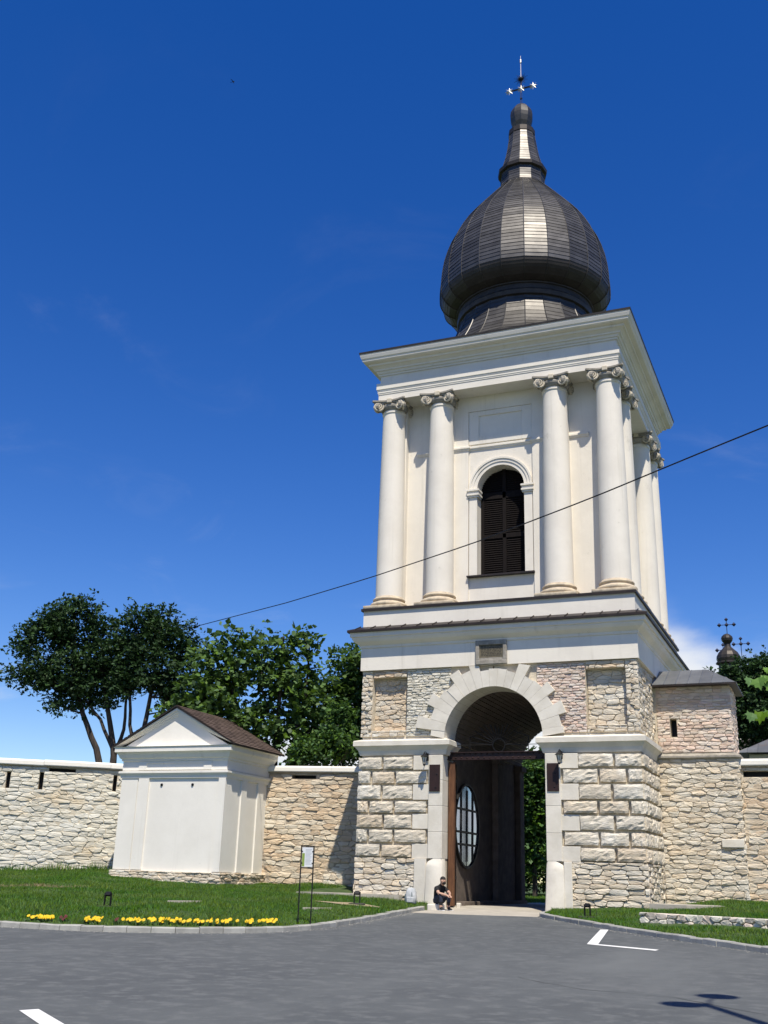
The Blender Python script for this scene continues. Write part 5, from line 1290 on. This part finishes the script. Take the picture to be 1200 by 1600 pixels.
# double-headed lamp post standing to the right, casting the shadow on the road
hx, hy = 9.05+10.3*.6/2.25, -26.09-10.3/2.25; zb = zroad(hy)
LP = empty('lamp_post', (hx, hy, zb), 'street lamp post with two flat round heads beside the road', 'lamp post')
m = MB(); m.tube([(hx, hy, zb), (hx, hy, zb+4), (hx, hy, zb+10.4)], [.10, .09, .075], 10); m.build('pole', IRON, LP)
for (dx, dy) in ((-.18, -.26), (.10, .83)):
    c = (hx+dx, hy+dy); m = MB(); m.lathe([(.05, zb+10.45), (.265, zb+10.5), (.27, zb+10.55), (.12, zb+10.62)], 20, c); m.build('lamp_head', IRON, LP)
    m = MB(); m.tube([(hx, hy, zb+10.1), (hx+dx*.4, hy+dy*.4, zb+10.45), (c[0], c[1], zb+10.55)], .022, 6); m.build('arm', IRON, LP)

# foreground branch of a tree standing just right of the camera's view
FT = empty('roadside_tree', (12.9, -29.2, zroad(-29.2)), 'pale green leafy branch reaching in from the right edge', 'tree')
m = MB(); m.tube([(12.9, -29.2, zroad(-29.2)-.1), (12.85, -29.2, 1.2), (12.9, -29.3, 3.2)], [.11, .09, .05], 9)
m.tube([(12.88, -29.2, 1.6), (12.0, -29.25, 2.15), (11.0, -29.3, 2.38), (10.45, -29.31, 2.42), (10.1, -29.31, 2.44)], [.05, .035, .02, .010, .004], 7)
m.tube([(12.0, -29.25, 2.15), (11.1, -29.3, 2.1), (10.5, -29.3, 2.12), (10.1, -29.31, 2.08)], [.02, .014, .008, .003], 6); m.build('trunk', BARK, FT)
def lobed(c, d, nrm, s):
    d = Vector(d).normalized(); nrm = Vector(nrm).normalized(); w = nrm.cross(d).normalized(); nrm = d.cross(w)
    out = [(0, 0), (.28, .10), (.50, -.02), (.46, .22), (.62, .42), (.36, .50), (.34, .74), (.14, .72), (0, 1.0)]
    pl_ = out+[(-a, b) for a, b in out[-2:0:-1]]; mm = MB()
    mm.add([Vector(c)+w*a*s+d*b*s+nrm*(abs(a)*.25*s-.12*s*b*b) for a, b in pl_]+[Vector(c)+d*.42*s], [(i, (i+1) % len(pl_), len(pl_)) for i in range(len(pl_))])
    mm.build('leaf', LEAF_FG, FT, loc=c)
rl = random.Random(8)
for (c, s_) in (((10.10, -29.31, 2.46), .10), ((10.17, -29.32, 2.46), .14), ((10.15, -29.3, 2.42), .08), ((10.24, -29.31, 2.48), .09), ((10.09, -29.31, 2.12), .11), ((10.18, -29.31, 2.13), .14), ((10.25, -29.3, 2.14), .10), ((10.3, -29.3, 2.40), .12), ((10.34, -29.3, 2.16), .13), ((10.27, -29.3, 2.36), .06), ((10.26, -29.3, 2.56), .07)):
    lobed(c, (rl.uniform(-.5, .4), -.35, -1), (rl.uniform(-.4, .4), -1, rl.uniform(.2, .7)), s_)
for k in range(80):
    t = rl.random(); c = Vector((10.5, -29.3, 2.25)).lerp(Vector((13.2, -29.2, 3.2)), t)+Vector((rl.gauss(0, .2), rl.gauss(0, .3), rl.gauss(0, .35)))
    if c.x < 10.55: continue
    lobed(c, (rl.uniform(-1, 1), rl.uniform(-1, .5), -.8), (rl.uniform(-.4, .4), -.7, rl.uniform(.2, 1)), rl.uniform(.09, .15))

# far church
CH = empty('church', (3.35, 49.4, -.2), 'distant church cupola with dark bulbous roof and crosses above the trees', 'church')
cc = (3.33, 49.4)
m = MB(); m.box(-6, 12, 45, 62, -.3, 9.5); m.lathe([(1.6, 9.4), (1.6, 14.2)], 12, (cc[0], 50.5)); m.build('wall', PLASTER, CH)
m = MB(); m.lathe([(1.9, 14.2), (1.5, 14.8), (1.0, 15.6), (.92, 16.9), (1.12, 17.0), (1.12, 17.12), (.85, 17.2), (.80, 17.75), (1.02, 17.85), (1.02, 17.95), (.88, 18.0), (.95, 18.25), (.92, 18.5), (.75, 18.8), (.48, 19.05), (.28, 19.25), (.24, 19.5), (.30, 19.58), (.42, 19.75), (.47, 19.95), (.42, 20.12), (.25, 20.28), (.05, 20.36)], 12, cc); m.build('cupola', COPPER_D, CH)
def small_cross(c, z0, z1, w):
    m = MB(); m.tube([(*c, z0), (*c, z1)], .03, 5); m.tube([(c[0]-w, c[1], z1-.45), (c[0]+w, c[1], z1-.45)], .03, 5)
    for (x, z) in ((-w, z1-.45), (w, z1-.45), (0, z1-.45), (0, z1)):
        r0 = .17 if abs(x)+abs(z-z1) > 0 else .15
        m.lathe([(.02, z-r0), (r0*.8, z-.05), (r0, z), (r0*.8, z+.05), (.02, z+r0)], 6, (c[0]+x, c[1]))
    m.build('cross', mat('blue black iron '+str(len(MATS)), (.02, .022, .05), .5, .3), CH)
small_cross((3.38, 49.41), 20.3, 21.55, .58); small_cross((4.2, 52), 17.5, 20.45, .58); small_cross((2.75, 52), 17.5, 20.0, .5)
m = MB(); m.box(-6.5, 12.5, 44.5, 62.5, 9.5, 9.8); m.prism([(44.5, 9.8), (62.5, 9.8), (53.5, 13.4)], -6.5, 12.5, 'x'); m.build('roof', COPPER_D, CH)

# grey-roofed monastery building behind the right wall
MBD = empty('monastery_building', (12, 13, -.2), 'low building with grey standing-seam metal roof behind the right wall', 'building')
m = MB(); m.box(7.0, 24, 12.5, 20.5, -.3, 6.44); m.build('wall', PLASTER, MBD)
ee = np.linspace(6.5, 24.5, 40); rz0, rz1 = 6.45, 9.0
for i in range(39):
    a, b = ee[i], ee[i+1]; hip = lambda x: min(1, (x-6.5)/4.6)
    P = [(a, 12.0, rz0), (b, 12.0, rz0), (b, 12.0+4.5*hip(b), rz0+(rz1-rz0)*hip(b)), (a, 12.0+4.5*hip(a), rz0+(rz1-rz0)*hip(a))]
    if i == 0: P = P[:3]
    pan_quad(MBD, P, ZINC, name='roof_sheet')
m = MB(); m.add([(6.5, 12.0, rz0), (6.5, 21.0, rz0), (11.1, 16.5, rz1)], [(0, 1, 2)]); m.add([(6.5, 21.0, rz0), (24.5, 21.0, rz0), (24.5, 16.5, rz1), (11.1, 16.5, rz1)], [(0, 1, 2, 3)]); m.build('roof_back', ZINC, MBD)

# small bird high in the sky
m = MB(); c = Vector((-22.7, 9.47, 51.6))
m.lathe([(.003, -.12), (.02, -.08), (.034, 0), (.03, .06), (.012, .10), (.003, .13)], 8); m.xf(Matrix.Rotation(math.pi/2, 4, 'Y'))
m.add([(.04, .02, .01), (-.03, .02, .01), (-.08, .26, .06), (-.02, .16, .05), (.04, -.02, .01), (-.03, -.02, .01), (-.08, -.26, .06), (-.02, -.16, .05), (-.11, 0, 0), (-.2, .04, 0), (-.2, -.04, 0)], [(0, 3, 2, 1), (4, 5, 6, 7), (8, 9, 10)])
m.xf(Matrix.Translation(c)); m.build('bird', IRON, loc=c, label='tiny dark bird high in the blue sky at left', cat='bird')
# ------------------------------------------------------------------ seated person and backpack
SKIN = mat('skin', (.46, .28, .20), .6); TSHIRT = mat('black t-shirt', (.012, .012, .013), .9, color2=(.018, .018, .02), scale=14, bump=.4, bscale=18)
JEANS = mat('navy trousers', (.018, .024, .042), .9, color2=(.028, .036, .058), scale=9, bump=.4, bscale=20)
SHOE = mat('black shoe', (.02, .02, .02), .7); SOLE = mat('white sole', (.7, .7, .68), .7); HAIR = mat('black hair', (.010, .009, .008), .7, color2=(.02, .018, .016), scale=40, bump=.5, bscale=60)
px_, py_ = -1.72, -5.62; gz = zroad(-6.1)+.01
PR = empty('person', (px_, py_, gz), 'person in black t-shirt and dark trousers sitting hunched beside the gate leaf', 'person')
Fd = Vector((.80, -.60, 0)).normalized(); Sd = Vector((-Fd.y, Fd.x, 0))      # forward, person's left
def J(f, s, z): return Vector((px_, py_, gz))+Fd*f+Sd*s+UPZ*z
jn = {}; bones = []; radii = {}
def joint(n, f, s, z, r, ry=None): jn[n] = J(f, s, z); radii[n] = (r, ry or r)
joint('pelvis', 0, 0, .30, .135, .12); joint('waist', .05, 0, .45, .125, .105); joint('chest', .14, 0, .62, .145, .115); joint('neckb', .22, 0, .745, .075); joint('neck', .27, 0, .79, .056)
joint('head1', .31, 0, .835, .070, .08); joint('head2', .335, 0, .905, .092, .085); joint('head3', .335, 0, .965, .078, .075)
for s_, t in ((1, 'L'), (-1, 'R')):
    joint('hip'+t, .03, s_*.095, .29, .098); joint('knee'+t, .43, s_*.15, .475, .064); joint('shin'+t, .44, s_*.15, .30, .055); joint('ankle'+t, .41, s_*.14, .085, .040); joint('heel'+t, .38, s_*.14, .045, .036); joint('ball'+t, .52, s_*.16, .040, .040, .036); joint('toe'+t, .60, s_*.17, .035, .028)
    joint('sh'+t, .19, s_*.17, .675, .066); joint('elbow'+t, .40, s_*.215, .52, .042); joint('fore'+t, .52, s_*.13, .50, .036); joint('wrist'+t, .62, s_*.06, .47, .026); joint('palm'+t, .69, s_*.045, .445, .030, .018)
B = [('pelvis', 'waist'), ('waist', 'chest'), ('chest', 'neckb'), ('neckb', 'neck'), ('neck', 'head1'), ('head1', 'head2'), ('head2', 'head3')]
for t in 'LR': B += [('pelvis', 'hip'+t), ('hip'+t, 'knee'+t), ('knee'+t, 'shin'+t), ('shin'+t, 'ankle'+t), ('ankle'+t, 'heel'+t), ('ankle'+t, 'ball'+t), ('ball'+t, 'toe'+t), ('chest', 'sh'+t), ('sh'+t, 'elbow'+t), ('elbow'+t, 'fore'+t), ('fore'+t, 'wrist'+t), ('wrist'+t, 'palm'+t)]
for t, s_ in (('L', 1), ('R', -1)):          # fingers: short bent chains rooted in the palm
    for k in range(4):
        L = (.040, .046, .043, .034)[k]; o = s_*(.045+(.022-.015*k)); n1, n2 = f'f{t}{k}a', f'f{t}{k}b'
        joint(n1, .69+L*.9, o, .435-.006*k, .0085); joint(n2, .69+L*1.45, o*.9, .435-.006*k-L*.62, .0075); B += [('palm'+t, n1), (n1, n2)]
    joint(f'th{t}a', .685, s_*.012, .462, .010); joint(f'th{t}b', .725, s_*.006, .448, .008); B += [('wrist'+t, f'th{t}a'), (f'th{t}a', f'th{t}b')]
names = list(jn); me = bpy.data.meshes.new('body_skeleton'); me.from_pydata([tuple(jn[n]) for n in names], [(names.index(a), names.index(b)) for a, b in B], [])
tmp = bpy.data.objects.new('body_tmp', me); COL.objects.link(tmp); sk = tmp.modifiers.new('skin', 'SKIN'); sk.use_smooth_shade = True
for i, n in enumerate(names):
    d_ = me.skin_vertices[0].data[i]; k_ = 1.0 if n[0] == 'f' and n[1] in 'LR' else 1.22; d_.radius = (radii[n][0]*k_, radii[n][1]*k_); d_.use_root = (n == 'pelvis')
ss = tmp.modifiers.new('sub', 'SUBSURF'); ss.levels = 2; ss.render_levels = 2
dg = bpy.context.evaluated_depsgraph_get(); dg.update(); bm_ = bpy.data.meshes.new_from_object(tmp.evaluated_get(dg)); bpy.data.objects.remove(tmp)
segmat = []
for a, b in B:
    if a.startswith(('sh',)) : k = 0          # sleeve, skin below the half
    elif a.startswith(('elbow', 'fore', 'wrist', 'palm', 'f', 'th')): k = 1
    elif a in ('neck', 'neckb', 'head1', 'head2'): k = 1
    elif a.startswith(('ankle', 'ball')): k = 3
    elif a.startswith(('hip', 'knee', 'shin')) or b.startswith('hip'): k = 2
    else: k = 0
    segmat.append(k)
SA = np.array([jn[a][:] for a, b in B]); SBb = np.array([jn[b][:] for a, b in B]); SD = SBb-SA; LL = (SD**2).sum(1)
SR = np.array([(radii[a][0]+radii[b][0])/2 for a, b in B]); mi = []
for p in bm_.polygons:
    c = np.array(p.center[:]); t = np.clip(((c-SA)*SD).sum(1)/LL, 0, 1); dd = np.linalg.norm(SA+SD*t[:, None]-c, axis=1)-SR; j = int(np.argmin(dd)); k = segmat[j]
    if B[j][0].startswith('sh') and t[j] > .62: k = 1
    mi.append(k)
bm_.materials.clear()
body = link_mesh('body', bm_, [TSHIRT, SKIN, JEANS, SHOE], PR, smooth=True)
bm_.polygons.foreach_set('material_index', mi); bm_.update()
# head details: hair cap, beard, nose, ears, eyes
hc = J(.335, 0, .915)
def ell(c, r, n=14, m_=10, cut=None):
    m = MB(); vs_ = []; c = Vector(c)
    for i in range(m_+1):
        ph = math.pi*i/m_
        for j in range(n): th = 2*math.pi*j/n; vs_.append(c+Fd*(r[0]*math.sin(ph)*math.cos(th))+Sd*(r[1]*math.sin(ph)*math.sin(th))+UPZ*(r[2]*math.cos(ph)))
    fs_ = [(i*n+j, i*n+(j+1) % n, (i+1)*n+(j+1) % n, (i+1)*n+j) for i in range(m_) for j in range(n)]
    m.add(vs_, fs_); return m
hair = ell(hc+Fd*-.022+UPZ*.028, (.100, .092, .105)); o = hair.build('hair', HAIR, PR, smooth=True)
o = ell(hc+Fd*.045+UPZ*-.075, (.060, .062, .055)).build('beard', HAIR, PR, smooth=True)
ell(hc+Fd*.098+UPZ*-.012, (.018, .013, .024), 8, 6).build('nose', SKIN, PR, smooth=True)
ell(hc+Fd*.084+UPZ*-.052, (.012, .026, .007), 8, 6).build('mouth', mat('lips', (.30, .12, .10), .6), PR, smooth=True)
for s_ in (-1, 1):
    ell(hc+Fd*.080+Sd*s_*.034+UPZ*.008, (.010, .014, .009), 8, 6).build('eye', IRON, PR, smooth=True); ell(hc+Sd*s_*.090+UPZ*-.005, (.018, .010, .030), 8, 6).build('ear', SKIN, PR, smooth=True)
    m = MB(); b0 = J(.50, s_*.157, .010); m.obox(b0, ((Fd+Sd*s_*.12), (Sd-Fd*s_*.12), UPZ), (.135, .042, .014)); m.build('shoe_sole', SOLE, PR)
m = MB(); m.obox(J(.235, -.225, .645), (Fd, Sd, UPZ), (.022, .006, .022)); m.build('sleeve_badge', SOLE, PR)
m = MB(); m.tube([J(.60, -.068, .475)+UPZ*.03*math.cos(a)+Sd*.03*math.sin(a) for a in [2*math.pi*i/10 for i in range(11)]], .006, 5); m.build('watch', SOLE, PR)
# block the person sits on
m = MB(); m.box(px_-.28, px_+.12, py_-.22, py_+.45, gz-.1, gz+.185, .03); m.build('seat_stone', ASHLAR, T)

BP = empty('backpack', (-2.42, -5.80, .04), 'white and grey backpack on the ground beside the sitting person', 'backpack')
BW = mat('white nylon', (.52, .53, .53), .75, color2=(.36, .38, .39), scale=6, bump=.5, bscale=10); BG = mat('grey nylon', (.10, .13, .14), .8)
m = MB(); rings = []
for (z, hw_, hd_) in ((0, .15, .10), (.03, .175, .125), (.20, .18, .13), (.36, .165, .115), (.46, .13, .09), (.50, .06, .04)):
    rings.append([(-2.42+hw_*math.copysign(abs(math.cos(a))**.6, math.cos(a)), -5.80+hd_*math.copysign(abs(math.sin(a))**.6, math.sin(a)), .04+z) for a in [2*math.pi*i/16 for i in range(16)]])
v = [p for r_ in rings for p in r_]; m.add(v, [(i*16+j, i*16+(j+1) % 16, (i+1)*16+(j+1) % 16, (i+1)*16+j) for i in range(5) for j in range(16)]+[tuple(range(15, -1, -1)), tuple(80+j for j in range(16))]); m.build('bag_body', BW, BP, smooth=True)
m = MB(); m.box(-2.53, -2.30, -5.97, -5.90, .07, .26, .03); m.build('front_pocket', BW, BP)
m = MB(); m.box(-2.62, -2.575, -5.90, -5.72, .06, .34, .02); m.build('side_panel', BG, BP)
m = MB(); m.tube([(-2.36, -5.925, .10), (-2.34, -5.935, .25), (-2.36, -5.90, .40), (-2.40, -5.82, .53)], .016, 5); m.build('strap', BG, BP)
m = MB(); m.tube([(-2.47, -5.80, .52), (-2.46, -5.80, .57), (-2.39, -5.80, .57), (-2.38, -5.80, .52)], .012, 5); m.build('handle', BG, BP)

BP.location = (-2.55, -5.85, float(zlawnL(np.array([[-2.55]]), np.array([[-5.85]]))[0, 0])+.01)
